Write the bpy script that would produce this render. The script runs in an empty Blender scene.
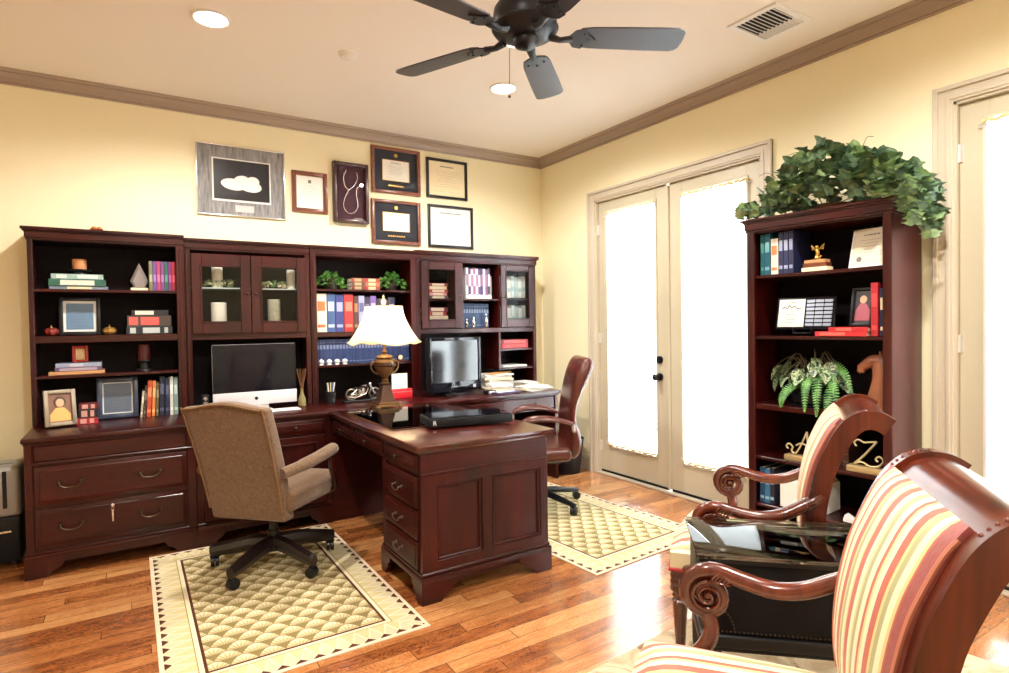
import bpy, bmesh, random
from math import *
from mathutils import Vector, Matrix
random.seed(11)
S = bpy.context.scene
COL = S.collection
S.view_settings.view_transform = 'Standard'
S.view_settings.look = 'None'
S.view_settings.gamma = 1.0
S.view_settings.use_curve_mapping = False
S.view_settings.exposure = 0.22
S.cycles.use_denoising = True
S.cycles.max_bounces = 10
S.cycles.diffuse_bounces = 5
S.cycles.glossy_bounces = 4
S.cycles.transparent_max_bounces = 12
S.cycles.sample_clamp_indirect = 6.0

# ------------------------------------------------------------------ materials
class X:
    """tiny expression wrapper over shader Math nodes"""
    def __init__(s, nt, v): s.nt = nt; s.v = v
    def _m(s, op, *a):
        n = s.nt.nodes.new('ShaderNodeMath'); n.operation = op
        for i, q in enumerate((s,) + a):
            q = q.v if isinstance(q, X) else q
            if isinstance(q, (int, float)): n.inputs[i].default_value = q
            else: s.nt.links.new(q, n.inputs[i])
        return X(s.nt, n.outputs[0])
    def __add__(s, o): return s._m('ADD', o)
    def __sub__(s, o): return s._m('SUBTRACT', o)
    def __mul__(s, o): return s._m('MULTIPLY', o)
    def __truediv__(s, o): return s._m('DIVIDE', o)
    def mod(s, o): return s._m('FLOORED_MODULO', o)
    def floor(s): return s._m('FLOOR')
    def frac(s): return s._m('FRACT')
    def abs(s): return s._m('ABSOLUTE')
    def sqrt(s): return s._m('SQRT')
    def gt(s, o): return s._m('GREATER_THAN', o)
    def lt(s, o): return s._m('LESS_THAN', o)
    def min(s, o): return s._m('MINIMUM', o)
    def max(s, o): return s._m('MAXIMUM', o)
    def atan2(s, o): return s._m('ARCTAN2', o)

def newmat(name):
    m = bpy.data.materials.new(name); m.use_nodes = True
    nt = m.node_tree; b = nt.nodes['Principled BSDF']
    return m, nt, b
def lk(nt, a, b): nt.links.new(a.v if isinstance(a, X) else a, b)
def col(c): return (c[0], c[1], c[2], 1)
def srgb(r, g, b):
    f = lambda c: (c/255/12.92) if c/255 <= .04045 else ((c/255+.055)/1.055)**2.4
    return (f(r), f(g), f(b))
def mix(nt, fac, a, b):
    n = nt.nodes.new('ShaderNodeMix'); n.data_type = 'RGBA'
    for sk, q in ((n.inputs[0], fac), (n.inputs[6], a), (n.inputs[7], b)):
        if isinstance(q, X): q = q.v
        if isinstance(q, (int, float)): sk.default_value = q
        elif isinstance(q, tuple): sk.default_value = col(q)
        else: nt.links.new(q, sk)
    return n.outputs[2]
def coords(nt, kind='Object'):
    t = nt.nodes.new('ShaderNodeTexCoord'); s = nt.nodes.new('ShaderNodeSeparateXYZ')
    nt.links.new(t.outputs[kind], s.inputs[0])
    return X(nt, s.outputs[0]), X(nt, s.outputs[1]), X(nt, s.outputs[2]), t.outputs[kind]
def comb(nt, x, y, z):
    n = nt.nodes.new('ShaderNodeCombineXYZ')
    for i, q in enumerate((x, y, z)):
        if isinstance(q, X): q = q.v
        if isinstance(q, (int, float)): n.inputs[i].default_value = q
        else: nt.links.new(q, n.inputs[i])
    return n.outputs[0]
def noise(nt, vec, scale, detail=3, rough=.5, dist=0):
    n = nt.nodes.new('ShaderNodeTexNoise'); n.inputs['Scale'].default_value = scale
    n.inputs['Detail'].default_value = detail; n.inputs['Roughness'].default_value = rough
    n.inputs['Distortion'].default_value = dist
    if vec is not None: lk(nt, vec, n.inputs['Vector'])
    return X(nt, n.outputs['Fac'])
def bump(nt, b, h, strength=.2, dist=.01):
    n = nt.nodes.new('ShaderNodeBump'); n.inputs['Strength'].default_value = strength
    n.inputs['Distance'].default_value = dist
    lk(nt, h, n.inputs['Height']); nt.links.new(n.outputs[0], b.inputs['Normal'])
def ramp(nt, fac, stops, const=False):
    n = nt.nodes.new('ShaderNodeValToRGB'); e = n.color_ramp.elements
    if const: n.color_ramp.interpolation = 'CONSTANT'
    while len(e) > 1: e.remove(e[-1])
    e[0].position = stops[0][0]; e[0].color = col(stops[0][1])
    for p, c in stops[1:]:
        q = e.new(p); q.color = col(c)
    lk(nt, fac, n.inputs[0]); return n.outputs[0]
MC = {}
SPEC = {'mahogany_inner': .12, 'mahogany_grain_y': .2, 'mahogany_grain_x': .3, 'mahogany_grain_z': .3}
def plain(name, c, rough=.5, metal=0, coat=0, spec=.5, emit=None, es=0, nz=0.0):
    if name in MC: return MC[name]
    m, nt, b = newmat(name)
    b.inputs['Base Color'].default_value = col(c)
    if nz:
        x, y, z, v = coords(nt)
        f = noise(nt, v, 60, 3)
        lk(nt, mix(nt, f, tuple(q*(1-nz) for q in c), tuple(min(1, q*(1+nz)) for q in c)), b.inputs['Base Color'])
    b.inputs['Roughness'].default_value = rough; b.inputs['Metallic'].default_value = metal
    b.inputs['Coat Weight'].default_value = coat; b.inputs['Specular IOR Level'].default_value = spec
    if emit: b.inputs['Emission Color'].default_value = col(emit); b.inputs['Emission Strength'].default_value = es
    MC[name] = m; return m
def wood(name, c1, c2, rough=.3, axis=0, coat=.25, sc=1.0):
    m, nt, b = newmat(name)
    x, y, z, v = coords(nt)
    q = [x*38*sc, y*38*sc, z*38*sc]; q[axis] = [x, y, z][axis]*3.0*sc
    f = noise(nt, comb(nt, *q), 1.0, 5, .6, .6)
    g = noise(nt, comb(nt, *[k*.22 for k in q]), 1.0, 2)
    f2 = (f*.7 + g*.5)
    lk(nt, ramp(nt, f2, [(.35, c1), (.8, c2)]), b.inputs['Base Color'])
    b.inputs['Roughness'].default_value = rough; b.inputs['Coat Weight'].default_value = coat
    b.inputs['Coat Roughness'].default_value = .18
    b.inputs['Specular IOR Level'].default_value = SPEC.get(name, .5)
    MC[name] = m; return m

MAH1, MAH2 = srgb(14, 3, 3), srgb(64, 12, 9)
M_mahX = wood('mahogany_grain_x', MAH1, MAH2, .32, 0, .15)
M_mahZ = wood('mahogany_grain_z', MAH1, MAH2, .32, 2, .15)
M_mahY = wood('mahogany_grain_y', MAH1, MAH2, .38, 1, .1)
M_mahTop = wood('mahogany_top', srgb(34, 9, 7), srgb(84, 29, 18), .2, 1, .5)
M_mahTop2 = wood('mahogany_desktop', srgb(34, 9, 7), srgb(84, 26, 16), .2, 0, .5)
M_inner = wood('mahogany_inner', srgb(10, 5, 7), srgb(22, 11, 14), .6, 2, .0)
M_chairwood = wood('armchair_wood', srgb(46, 13, 7), srgb(104, 40, 20), .25, 2, .5, .6)
M_brass = plain('antique_brass', srgb(74, 62, 48), .35, .9)
M_pewter = plain('pewter', srgb(120, 112, 104), .35, .9)
M_gold = plain('gold_leaf', srgb(200, 158, 84), .35, .9)
M_black = plain('satin_black', (.007, .007, .009), .35, spec=.35)
M_blackgloss = plain('gloss_black', (.006, .006, .01), .06, 0, 0, .25)
M_blackpl = plain('black_plastic', (.006, .006, .008), .45, spec=.22)
M_white = plain('white_plastic', (.8, .8, .8), .35)
M_silver = plain('silver_metal', (.75, .75, .77), .22, 1)
M_alu = plain('aluminium', (.8, .8, .82), .3, .7)
M_paper = plain('paper', (.84, .83, .8), .8)
M_cream = plain('cream_card', srgb(240, 225, 190), .8)
M_pages = plain('book_pages', srgb(226, 214, 190), .85)
M_ink = plain('ink_grey', srgb(120, 115, 112), .8)
M_navymat = plain('navy_card', srgb(25, 27, 36), .8)
M_trim = plain('trim_paint', srgb(198, 188, 170), .4, nz=.02)
M_crown = plain('crown_paint', srgb(158, 140, 126), .4, nz=.03)
M_doorp = plain('door_paint', srgb(192, 184, 162), .38, nz=.02)
M_ceil = plain('ceiling_paint', srgb(236, 230, 222), .85, nz=.015)
M_wall = plain('wall_paint', srgb(240, 231, 198), .8, nz=.02)
def glassmat(name, tint=(1, 1, 1), gl=.12, ior=1.45):
    m = bpy.data.materials.new(name); m.use_nodes = True; nt = m.node_tree
    nt.nodes.remove(nt.nodes['Principled BSDF'])
    o = nt.nodes['Material Output']
    t = nt.nodes.new('ShaderNodeBsdfTransparent'); t.inputs[0].default_value = col(tint)
    g = nt.nodes.new('ShaderNodeBsdfGlossy'); g.inputs['Roughness'].default_value = .03
    fr = nt.nodes.new('ShaderNodeFresnel'); fr.inputs[0].default_value = ior
    mx = nt.nodes.new('ShaderNodeMixShader')
    nt.links.new(fr.outputs[0], mx.inputs[0]); nt.links.new(t.outputs[0], mx.inputs[1]); nt.links.new(g.outputs[0], mx.inputs[2])
    nt.links.new(mx.outputs[0], o.inputs[0]); return m
M_glass = glassmat('clear_glass', (.97, .99, .99), ior=1.22)
M_tabglass = glassmat('table_glass', (.85, .92, .9), ior=2.1)

def floor_mat():
    m, nt, b = newmat('oak_planks')
    x, y, z, v = coords(nt)
    W = .083
    row = (y/W).floor()
    wn = nt.nodes.new('ShaderNodeTexWhiteNoise'); wn.noise_dimensions = '1D'; lk(nt, row, wn.inputs['W'])
    off = X(nt, wn.outputs['Value'])
    px = x/.95 + off*7.0
    cell = px.floor()
    wn2 = nt.nodes.new('ShaderNodeTexWhiteNoise'); wn2.noise_dimensions = '2D'
    lk(nt, comb(nt, cell, row, 0.0), wn2.inputs['Vector']); rv = X(nt, wn2.outputs['Value'])
    wob = noise(nt, comb(nt, x*1.6 + rv*30.0, y*9.0, rv*9.0), 1.0, 4, .6, 1.6)
    gr = noise(nt, comb(nt, x*4.0 + rv*11.0, y*120.0 + wob*20.0, rv*5.0), 1.0, 4, .75)
    ring = (wob*26.0).frac()
    ring = (ring - .5).abs()*2.0
    t = rv*.26 + gr*.50 + wob*.28 + ring*.14
    c = ramp(nt, t, [(.24, srgb(50, 22, 10)), (.42, srgb(122, 64, 30)), (.58, srgb(174, 108, 58)), (.82, srgb(216, 162, 106))])
    gy = ((y/W).frac() - .5).abs().gt(.485)
    gx = (px.frac() - .5).abs().gt(.4985)
    gap = gy.max(gx)
    lk(nt, mix(nt, gap, c, srgb(52, 24, 12)), b.inputs['Base Color'])
    lk(nt, gr*.14 + .14, b.inputs['Roughness'])
    b.inputs['Coat Weight'].default_value = 1.0; b.inputs['Coat Roughness'].default_value = .13
    bump(nt, b, gr*.3 - gap*1.0, .18, .002)
    return m
M_floor = floor_mat()

def rug_mat(name, W, L):
    """woven: fish-scale field, thin dark line, sawtooth border, cream edge; object origin = rug centre"""
    m, nt, b = newmat(name)
    x, y, z, v = coords(nt)
    cream, cream2 = srgb(228, 212, 166), srgb(238, 226, 194)
    olive, dark = srgb(150, 134, 78), srgb(72, 26, 20)
    # scales
    sw, sh = .105, .062
    row = ((y + 5.0)/sh).floor()
    xo = (x + 5.0)/sw + row.mod(2.0)*.5
    fx = xo.frac() - .5
    fy = ((y + 5.0)/sh).frac()
    up = (fx.abs()*2.0)
    ins = (fy + up*up*.9).lt(1.0)
    ax = fx; ay = fy*.6 + .18
    ang = (ax).atan2(ay)
    fan = ((ang*3.2).frac() - .5).abs()*2.0
    n1 = noise(nt, comb(nt, xo.floor()*3.1, row*2.7, 0.0), 1.0, 0)
    g = fan*.35 + (fy*.55) + n1*.25
    fld = ramp(nt, g, [(.12, srgb(136, 120, 86)), (.45, srgb(200, 182, 136)), (.8, srgb(238, 226, 192))])
    fld = mix(nt, ins, srgb(138, 122, 78), fld)
    edge = (x.abs()*-1.0 + W/2).min(y.abs()*-1.0 + L/2)          # distance to the rug's edge
    isx = (x.abs()*-1.0 + W/2).lt(y.abs()*-1.0 + L/2)            # 1 where the nearer edge is a long side
    u = y*isx + x*(isx*-1.0 + 1.0)
    saw = (u/.07).frac()
    sp = ((saw - .5).abs()*2.0)
    cream3 = srgb(216, 200, 152)
    c = mix(nt, edge.gt(.162), cream2, fld)
    c = mix(nt, edge.gt(.150)*edge.lt(.162), c, dark)
    c = mix(nt, edge.gt(.128)*edge.lt(.132), c, olive)
    zz = (edge - .03)/.098
    spike = sp.gt(zz)
    c = mix(nt, edge.gt(.022)*edge.lt(.128), c, mix(nt, spike, cream3, mix(nt, .3, cream2, olive)))
    thin = (sp - zz).abs().lt(.10)
    c = mix(nt, edge.gt(.022)*edge.lt(.128)*thin, c, cream2)
    tri = ((saw - .5).abs()*-2.0 + 1.0)*.036 + .010
    c = mix(nt, edge.gt(.018)*edge.lt(tri), c, dark)
    c = mix(nt, edge.lt(.018), c, srgb(236, 216, 190))
    nz = noise(nt, v, 260, 2)
    c = mix(nt, nz*.25, c, srgb(120, 100, 60))
    lk(nt, c, b.inputs['Base Color'])
    b.inputs['Roughness'].default_value = .95; b.inputs['Specular IOR Level'].default_value = .15
    bump(nt, b, nz, .3, .002)
    return m

def stripe_mat():
    m, nt, b = newmat('striped_silk')
    x, y, z, v = coords(nt)
    t = ((x + 1.0)/.215).frac()
    red, cr, gd, gn, bur = srgb(178, 62, 48), srgb(240, 226, 190), srgb(222, 196, 128), srgb(158, 160, 112), srgb(138, 30, 46)
    c = ramp(nt, t, [(0, red), (.11, cr), (.2, gd), (.25, red), (.31, cr), (.42, gn), (.5, gd), (.54, cr), (.64, red), (.76, gd),
                     (.8, cr), (.88, gn), (.95, gd)], True)
    c = mix(nt, x.abs().gt(.196), c, bur)
    f = noise(nt, comb(nt, x*600.0, y*60.0, z*60.0), 1.0, 2)
    c = mix(nt, f*.18, c, cr)
    lk(nt, c, b.inputs['Base Color'])
    b.inputs['Roughness'].default_value = .55; b.inputs['Sheen Weight'].default_value = .15
    bump(nt, b, f, .1, .001)
    return m
def seat_stripe_mat():
    m = M_stripe.copy(); m.name = 'striped_silk_seat'
    for n in m.node_tree.nodes:
        if n.type == 'MATH' and n.operation == 'GREATER_THAN': n.inputs[1].default_value = .30
    return m
M_stripe = stripe_mat()
M_stripeS = seat_stripe_mat()
def tweed():
    m, nt, b = newmat('tan_tweed')
    x, y, z, v = coords(nt)
    f = noise(nt, v, 55, 4, .7); g = noise(nt, comb(nt, x*320.0, y*320.0, z*90.0), 1, 2)
    lk(nt, ramp(nt, f*.5 + g*.5, [(.3, srgb(68, 48, 34)), (.7, srgb(128, 96, 66))]), b.inputs['Base Color'])
    b.inputs['Roughness'].default_value = .9; b.inputs['Sheen Weight'].default_value = .3
    bump(nt, b, g, .3, .002); return m
M_tweed = tweed()
def leather(name, c, rough=.35):
    m, nt, b = newmat(name)
    x, y, z, v = coords(nt); f = noise(nt, v, 14, 4, .6); g = noise(nt, v, 220, 2)
    lk(nt, mix(nt, f, tuple(q*.6 for q in c), tuple(q*1.3 for q in c)), b.inputs['Base Color'])
    b.inputs['Roughness'].default_value = rough; bump(nt, b, g*.3 + f, .25, .006)
    b.inputs['Specular IOR Level'].default_value = .18 if name == 'black_leather' else .5; return m
M_leather = leather('brown_leather', srgb(80, 34, 26), .25)
M_blkleather = leather('black_leather', (.004, .004, .006), .45)
M_padleather = leather('desk_leather', srgb(92, 60, 34), .25)
def curtain_mat():
    m = bpy.data.materials.new('sheer_white_fabric'); m.use_nodes = True; nt = m.node_tree
    nt.nodes.remove(nt.nodes['Principled BSDF']); o = nt.nodes['Material Output']
    d = nt.nodes.new('ShaderNodeBsdfDiffuse'); t = nt.nodes.new('ShaderNodeBsdfTranslucent')
    d.inputs[0].default_value = (.85, .84, .8, 1); t.inputs[0].default_value = (.95, .95, .93, 1)
    mx = nt.nodes.new('ShaderNodeMixShader'); mx.inputs[0].default_value = .62
    nt.links.new(d.outputs[0], mx.inputs[1]); nt.links.new(t.outputs[0], mx.inputs[2]); nt.links.new(mx.outputs[0], o.inputs[0])
    return m
M_curtain = curtain_mat()
def shade_mat():
    m = curtain_mat(); m.name = 'lamp_shade_silk'
    for n in m.node_tree.nodes:
        if n.type == 'BSDF_DIFFUSE': n.inputs[0].default_value = (.9, .82, .66, 1)
        if n.type == 'BSDF_TRANSLUCENT': n.inputs[0].default_value = (.95, .84, .66, 1)
    return m
M_shade = shade_mat()
def leafmat(name, c1, c2):
    m, nt, b = newmat(name)
    x, y, z, v = coords(nt); f = noise(nt, v, 22, 2)
    lk(nt, ramp(nt, f, [(.35, c1), (.65, c2)]), b.inputs['Base Color']); b.inputs['Roughness'].default_value = .45
    return m
M_ivy = leafmat('ivy_leaf', srgb(40, 66, 46), srgb(112, 138, 102))
M_ivy2 = leafmat('ivy_leaf_light', srgb(104, 140, 82), srgb(156, 180, 126))
M_fern = leafmat('fern_frond', srgb(48, 104, 40), srgb(110, 170, 84))
M_stem = plain('plant_stem', srgb(70, 58, 34), .7)

# ------------------------------------------------------------------ mesh builder
class MB:
    def __init__(s): s.bm = bmesh.new(); s.i = 0; s.M = None; s.v0 = 0
    def _xf(s, vs):
        if s.M is not None: bmesh.ops.transform(s.bm, matrix=s.M, verts=vs)
    def m(s, i):
        s._flush(); s.i = i; return s
    def _flush(s):
        for f in s.bm.faces:
            if not f.tag: f.material_index = s.i; f.tag = True
    def box(s, x0, x1, y0, y1, z0, z1, b=0, seg=1):
        r = bmesh.ops.create_cube(s.bm, size=1)['verts']
        for v in r:
            v.co = Vector((x0 if v.co.x < 0 else x1, y0 if v.co.y < 0 else y1, z0 if v.co.z < 0 else z1))
        if b:
            es = list({e for v in r for e in v.link_edges})
            q = bmesh.ops.bevel(s.bm, geom=es, offset=min(b, .49*min(x1-x0, y1-y0, z1-z0)), segments=seg, affect='EDGES', profile=.5)
            r = list({v for f in q['faces'] for v in f.verts})
        s._xf(r); return s
    def loft(s, secs, cap=True, closed=False):
        rows = [[s.bm.verts.new(p) for p in q] for q in secs]
        n = len(rows[0]); k = len(rows)
        for a in range(k if closed else k-1):
            A, B = rows[a], rows[(a+1) % k]
            for j in range(n):
                try: s.bm.faces.new((A[j], A[(j+1) % n], B[(j+1) % n], B[j]))
                except ValueError: pass
        if cap and not closed:
            try: s.bm.faces.new(rows[0][::-1]); s.bm.faces.new(rows[-1])
            except ValueError: pass
        s._xf([v for r in rows for v in r]); return s
    def tube(s, pts, r, n=8, sx=1.0, up=None, closed=False, sq=False):
        pts = [Vector(p) for p in pts]; k = len(pts); secs = []
        if isinstance(r, (int, float)): r = [r]*k
        pu = Vector(up) if up else None
        for i, p in enumerate(pts):
            if closed: t = pts[(i+1) % k] - pts[i-1]
            else: t = pts[min(i+1, k-1)] - pts[max(i-1, 0)]
            t.normalize()
            if up: a = Vector(up).cross(t)
            elif pu is None: a = t.orthogonal()
            else: a = pu - t*pu.dot(t)
            if a.length < 1e-5: a = t.orthogonal()
            a.normalize()
            if not up: pu = a
            bb = t.cross(a)
            ring = []
            for j in range(n):
                an = 2*pi*(j+(.5 if sq else 0))/n; q = 1.0
                ring.append(p + a*cos(an)*r[i]*sx + bb*sin(an)*r[i])
            secs.append(ring)
        return s.loft(secs, closed=closed)
    def cyl(s, p0, p1, r, n=16): return s.tube([p0, p1], r, n)
    def lathe(s, c, prof, n=24):
        secs = [[(c[0]+max(r, 1e-4)*cos(2*pi*j/n), c[1]+max(r, 1e-4)*sin(2*pi*j/n), c[2]+z) for j in range(n)] for r, z in prof]
        return s.loft(secs)
    def sph(s, c, r, sc=(1, 1, 1), n=12):
        q = bmesh.ops.create_uvsphere(s.bm, u_segments=n, v_segments=max(6, n*2//3), radius=r)['verts']
        for v in q: v.co = Vector((v.co.x*sc[0]+c[0], v.co.y*sc[1]+c[1], v.co.z*sc[2]+c[2]))
        s._xf(q); return s
    def prism(s, poly, ax, a, b):
        def P(u, w, t): return {'x': (t, u, w), 'y': (u, t, w), 'z': (u, w, t)}[ax]
        return s.loft([[P(u, w, a) for u, w in poly], [P(u, w, b) for u, w in poly]])
    def strip(s, path, x0, x1, th):
        """path in (y,z), swept slab between x0 and x1 with thickness th along the path normal"""
        k = len(path); secs = []
        if isinstance(th, (int, float)): th = [th]*k
        if isinstance(x0, (int, float)): x0 = [x0]*k
        if isinstance(x1, (int, float)): x1 = [x1]*k
        for i, (y, z) in enumerate(path):
            a = path[max(i-1, 0)]; b = path[min(i+1, k-1)]
            t = Vector((b[0]-a[0], b[1]-a[1])).normalized(); nn = (-t.y*th[i]/2, t.x*th[i]/2)
            secs.append([(x0[i], y+nn[0], z+nn[1]), (x1[i], y+nn[0], z+nn[1]), (x1[i], y-nn[0], z-nn[1]), (x0[i], y-nn[0], z-nn[1])])
        return s.loft(secs)
    def face(s, pts):
        vs = [s.bm.verts.new(p) for p in pts]; s.bm.faces.new(vs); s._xf(vs); return s
    def warp(s, fn):
        for v in s.bm.verts: v.co = Vector(fn(v.co))
        return s
    def build(s, name, mats, parent=None, world=False, loc=None, rz=0, sharp=.6, subdiv=0):
        s._flush()
        if world and parent is not None:
            bmesh.ops.transform(s.bm, matrix=(Matrix.Translation(parent['_o'].to_list())@Matrix.Rotation(parent['_r'], 4, 'Z')).inverted(), verts=s.bm.verts)
        bmesh.ops.recalc_face_normals(s.bm, faces=s.bm.faces)
        me = bpy.data.meshes.new(name); s.bm.to_mesh(me); s.bm.free()
        for p in me.polygons: p.use_smooth = True
        me.set_sharp_from_angle(angle=sharp)
        if not isinstance(mats, (list, tuple)): mats = [mats]
        for q in mats: me.materials.append(q)
        o = bpy.data.objects.new(name, me); COL.objects.link(o)
        if parent is not None: o.parent = parent
        if loc: o.location = loc
        o.rotation_euler = (0, 0, rz)
        if subdiv:
            md = o.modifiers.new('smooth', 'SUBSURF'); md.levels = subdiv; md.render_levels = subdiv
        return o
def tag(o, label=None, cat=None, group=None, kind=None):
    if label: o['label'] = label
    if cat: o['category'] = cat
    if group: o['group'] = group
    if kind: o['kind'] = kind
    return o
def pieces(name, mats, parent, boxes, world=True, b=.003):
    for q in boxes:
        if isinstance(q[0], (list, tuple)):
            mb = MB()
            for r in q: mb.box(*r, b)
        else: mb = MB().box(*q, b)
        mb.build(name, mats, parent, world=world)
def thing(name, label, cat, loc=(0, 0, 0), rz=0, group=None):
    o = bpy.data.objects.new(name, None); COL.objects.link(o); o.empty_display_size = .1
    o.location = loc; o.rotation_euler = (0, 0, rz); tag(o, label, cat, group)
    o['_o'] = [float(q) for q in loc]; o['_r'] = float(rz)
    return o
def struct(name, mb, mats, parent=None, **k):
    o = mb.build(name, mats, parent, **k)
    if parent is None: o['kind'] = 'structure'
    return o
def sset(name):
    o = bpy.data.objects.new(name, None); COL.objects.link(o); o['kind'] = 'structure'
    o['_o'] = [0.0, 0.0, 0.0]; o['_r'] = 0.0; return o

# ------------------------------------------------------------------ camera
cam = bpy.data.cameras.new('camera'); co = bpy.data.objects.new('camera', cam); COL.objects.link(co)
yw, pt, rl = radians(32.484), radians(-1.1585), radians(-.9019)
F = Vector((sin(yw)*cos(pt), cos(yw)*cos(pt), sin(pt))); R = Vector((cos(yw), -sin(yw), 0)); U = R.cross(F)
R2 = R*cos(rl)+U*sin(rl); U2 = U*cos(rl)-R*sin(rl)
mw = Matrix((R2, U2, -F)).transposed().to_4x4(); mw.translation = Vector((0, 0, 1.3319)); co.matrix_world = mw
cam.sensor_width = 36; cam.sensor_fit = 'HORIZONTAL'; cam.lens = 590.0*36/1009; cam.clip_start = .05
S.camera = co

# ------------------------------------------------------------------ room shell
YW, XW, ZC = 4.774, 3.50, 2.95
XL, YF = -2.4, -2.0
struct('floor', MB().box(XL-.12, XW+.15, YF-.12, YW+.12, -.06, 0), M_floor)
struct('ceiling', MB().box(XL-.12, XW+.15, YF-.12, YW+.12, ZC, ZC+.08), M_ceil)
struct('wall_back', MB().box(XL-.12, XW+.15, YW, YW+.12, 0, ZC), M_wall)
struct('wall_left', MB().box(XL-.12, XL, YF, YW, 0, ZC), M_wall)
struct('wall_front', MB().box(XL-.12, XW+.15, YF-.12, YF, 0, ZC), M_wall)
D1a, D1b, DH = 3.975, 2.352, 2.405
D2a, D2b = 1.288, -.33
w = MB()
w.box(XW, XW+.15, YF, D2b, 0, ZC).box(XW, XW+.15, D2a, D1b, 0, ZC).box(XW, XW+.15, D1a, YW, 0, ZC)
w.box(XW, XW+.15, D2b, D2a, DH, ZC).box(XW, XW+.15, D1b, D1a, DH, ZC)
struct('wall_right', w, M_wall)
cp = [(0, 2.872), (.010, 2.872), (.014, 2.88), (.010, 2.887), (.018, 2.889), (.022, 2.897), (.032, 2.913), (.052, 2.926), (.062, 2.93), (.062, 2.936), (.078, 2.937), (.086, 2.94), (.09, 2.945), (.094, 2.9495), (0, 2.9495)]
def crown(name, ax, a, b, sgn, base):
    mb = MB(); mb.prism([(base+sgn*p, z) for p, z in cp], ax, a, b); struct(name, mb, M_crown, sharp=.3)
crown('trim_1', 'x', XL, XW, -1, YW)
crown('trim_2', 'y', YF, YW-.0, -1, XW)
crown('trim_3', 'y', YF, YW, 1, XL)
crown('trim_4', 'x', XL, XW, 1, YF)
def baseb(name, boxes):
    mb = MB()
    for x0, x1, y0, y1, sx, sy in boxes:
        mb.box(x0, x1, y0, y1, 0, .115, .003); mb.box(x0-sx*.0+(.004 if sx < 0 else 0), x1-(.004 if sx > 0 else 0), y0+(.004 if sy < 0 else 0), y1-(.004 if sy > 0 else 0), .115, .14, .004)
    struct(name, mb, M_trim)
baseb('baseboard_right', [(XW-.016, XW, YF, D2b-.09, -1, 0), (XW-.016, XW, D2a+.085, D1b-.085, -1, 0), (XW-.016, XW, D1a+.085, YW, -1, 0)])
baseb('baseboard_back', [(XL, XW-.016, YW-.016, YW, 0, -1)])
baseb('baseboard_left', [(XL, XL+.016, YF, YW-.016, 1, 0)])
baseb('baseboard_front', [(XL, XW, YF, YF+.016, 0, 1)])
def casing(name, ya, yb):     # ya far edge of opening, yb near edge; casing 85 mm wide, stepped
    mb = MB()
    for q0, q1, t in ((0, .085, .014), (.012, .03, .02), (.062, .085, .028)):
        mb.box(XW-t, XW+.0, ya+q0, ya+q1, 0, DH+q1, .003)
        mb.box(XW-t, XW+.0, yb-q1, yb-q0, 0, DH+q1, .003)
        mb.box(XW-t+.0012, XW-.001, yb-q1+.0012, ya+q1-.0012, DH+q0, DH+q1-.0012, .003)
    mb.box(XW, XW+.15, ya-.012, ya, 0, DH); mb.box(XW, XW+.15, yb, yb+.012, 0, DH); mb.box(XW, XW+.15, yb, ya, DH-.012, DH)
    mb.box(XW+.074, XW+.1, yb+.012, ya-.012, DH-.035, DH-.012); mb.box(XW+.074, XW+.1, yb+.012, yb+.03, .018, DH-.035); mb.box(XW+.074, XW+.1, ya-.03, ya-.012, .018, DH-.035)
    struct(name, mb, M_trim)
    mb = MB(); mb.box(XW-.012, XW+.15, yb, ya, 0, .018, .004)
    struct(name.replace('trim', 'trim')+'0', mb, M_trim)
casing('trim_5', D1a, D1b); casing('trim_6', D2a, D2b)
def door(n, ya, yb, handle_at=None, hinge_at=None):
    d = sset('door_%d' % n)
    x0, x1 = XW+.03, XW+.072
    z0, z1 = .035, DH-.0135
    st = .118; gz0, gz1 = .26, 2.29
    mb = MB()
    mb.box(x0, x1, yb, yb+st, z0, z1, .002).box(x0, x1, ya-st, ya, z0, z1, .002)
    mb.box(x0, x1, yb+st, ya-st, z0, gz0, .002).box(x0, x1, yb+st, ya-st, gz1, z1, .002)
    b = .018
    for (a0, a1, c0, c1) in ((yb+st-b, yb+st+.004, gz0-b, gz1+b), (ya-st-.004, ya-st+b, gz0-b, gz1+b), (yb+st, ya-st, gz0-b, gz0+.004), (yb+st, ya-st, gz1-.004, gz1+b)):
        mb.box(x0-.008, x0+.004, a0, a1, c0, c1, .003)
    mb.build('door_leaf', M_doorp, d)
    MB().box(x0+.018, x0+.024, yb+st, ya-st, gz0, gz1).build('glass', M_glass, d)
    sw = MB().box(x0-.004, x1+.004, yb+.004, ya-.004, .019, .034); sw.build('gap_strip', M_blackpl, d)  # black strip stands in for the shade of the gap under the leaf
    if handle_at:
        h = MB(); h.cyl((x0, handle_at, .9), (x0-.012, handle_at, .9), .03, 20); h.cyl((x0-.01, handle_at, .9), (x0-.05, handle_at, .9), .011, 12)
        h.sph((x0-.06, handle_at, .9), .028, (.75, 1, 1), 16); h.build('door_knob', M_black, d)
        h = MB(); h.cyl((x0, handle_at, 1.035), (x0-.014, handle_at, 1.035), .03, 20); h.cyl((x0-.012, handle_at, 1.035), (x0-.02, handle_at, 1.035), .019, 16)
        h.box(x0-.034, x0-.018, handle_at-.005, handle_at+.005, 1.02, 1.05, .002); h.build('deadbolt', M_black, d)
    if hinge_at:
        for z in (.25, 1.2, 2.15):
            h = MB(); h.cyl((XW+.022, hinge_at, z-.045), (XW+.022, hinge_at, z+.045), .008, 10); h.box(XW+.02, XW+.031, hinge_at-.02, hinge_at+.0, z-.045, z+.045)
            h.build('hinge', M_alu, d)
    return d
door(1, D1a-.014, 3.183, 3.262, D1a-.008)
door(2, 3.155, D1b+.014)
door(3, D2a-.014, .485, None, D2a-.008)
door(4, .475, D2b+.014)
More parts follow.
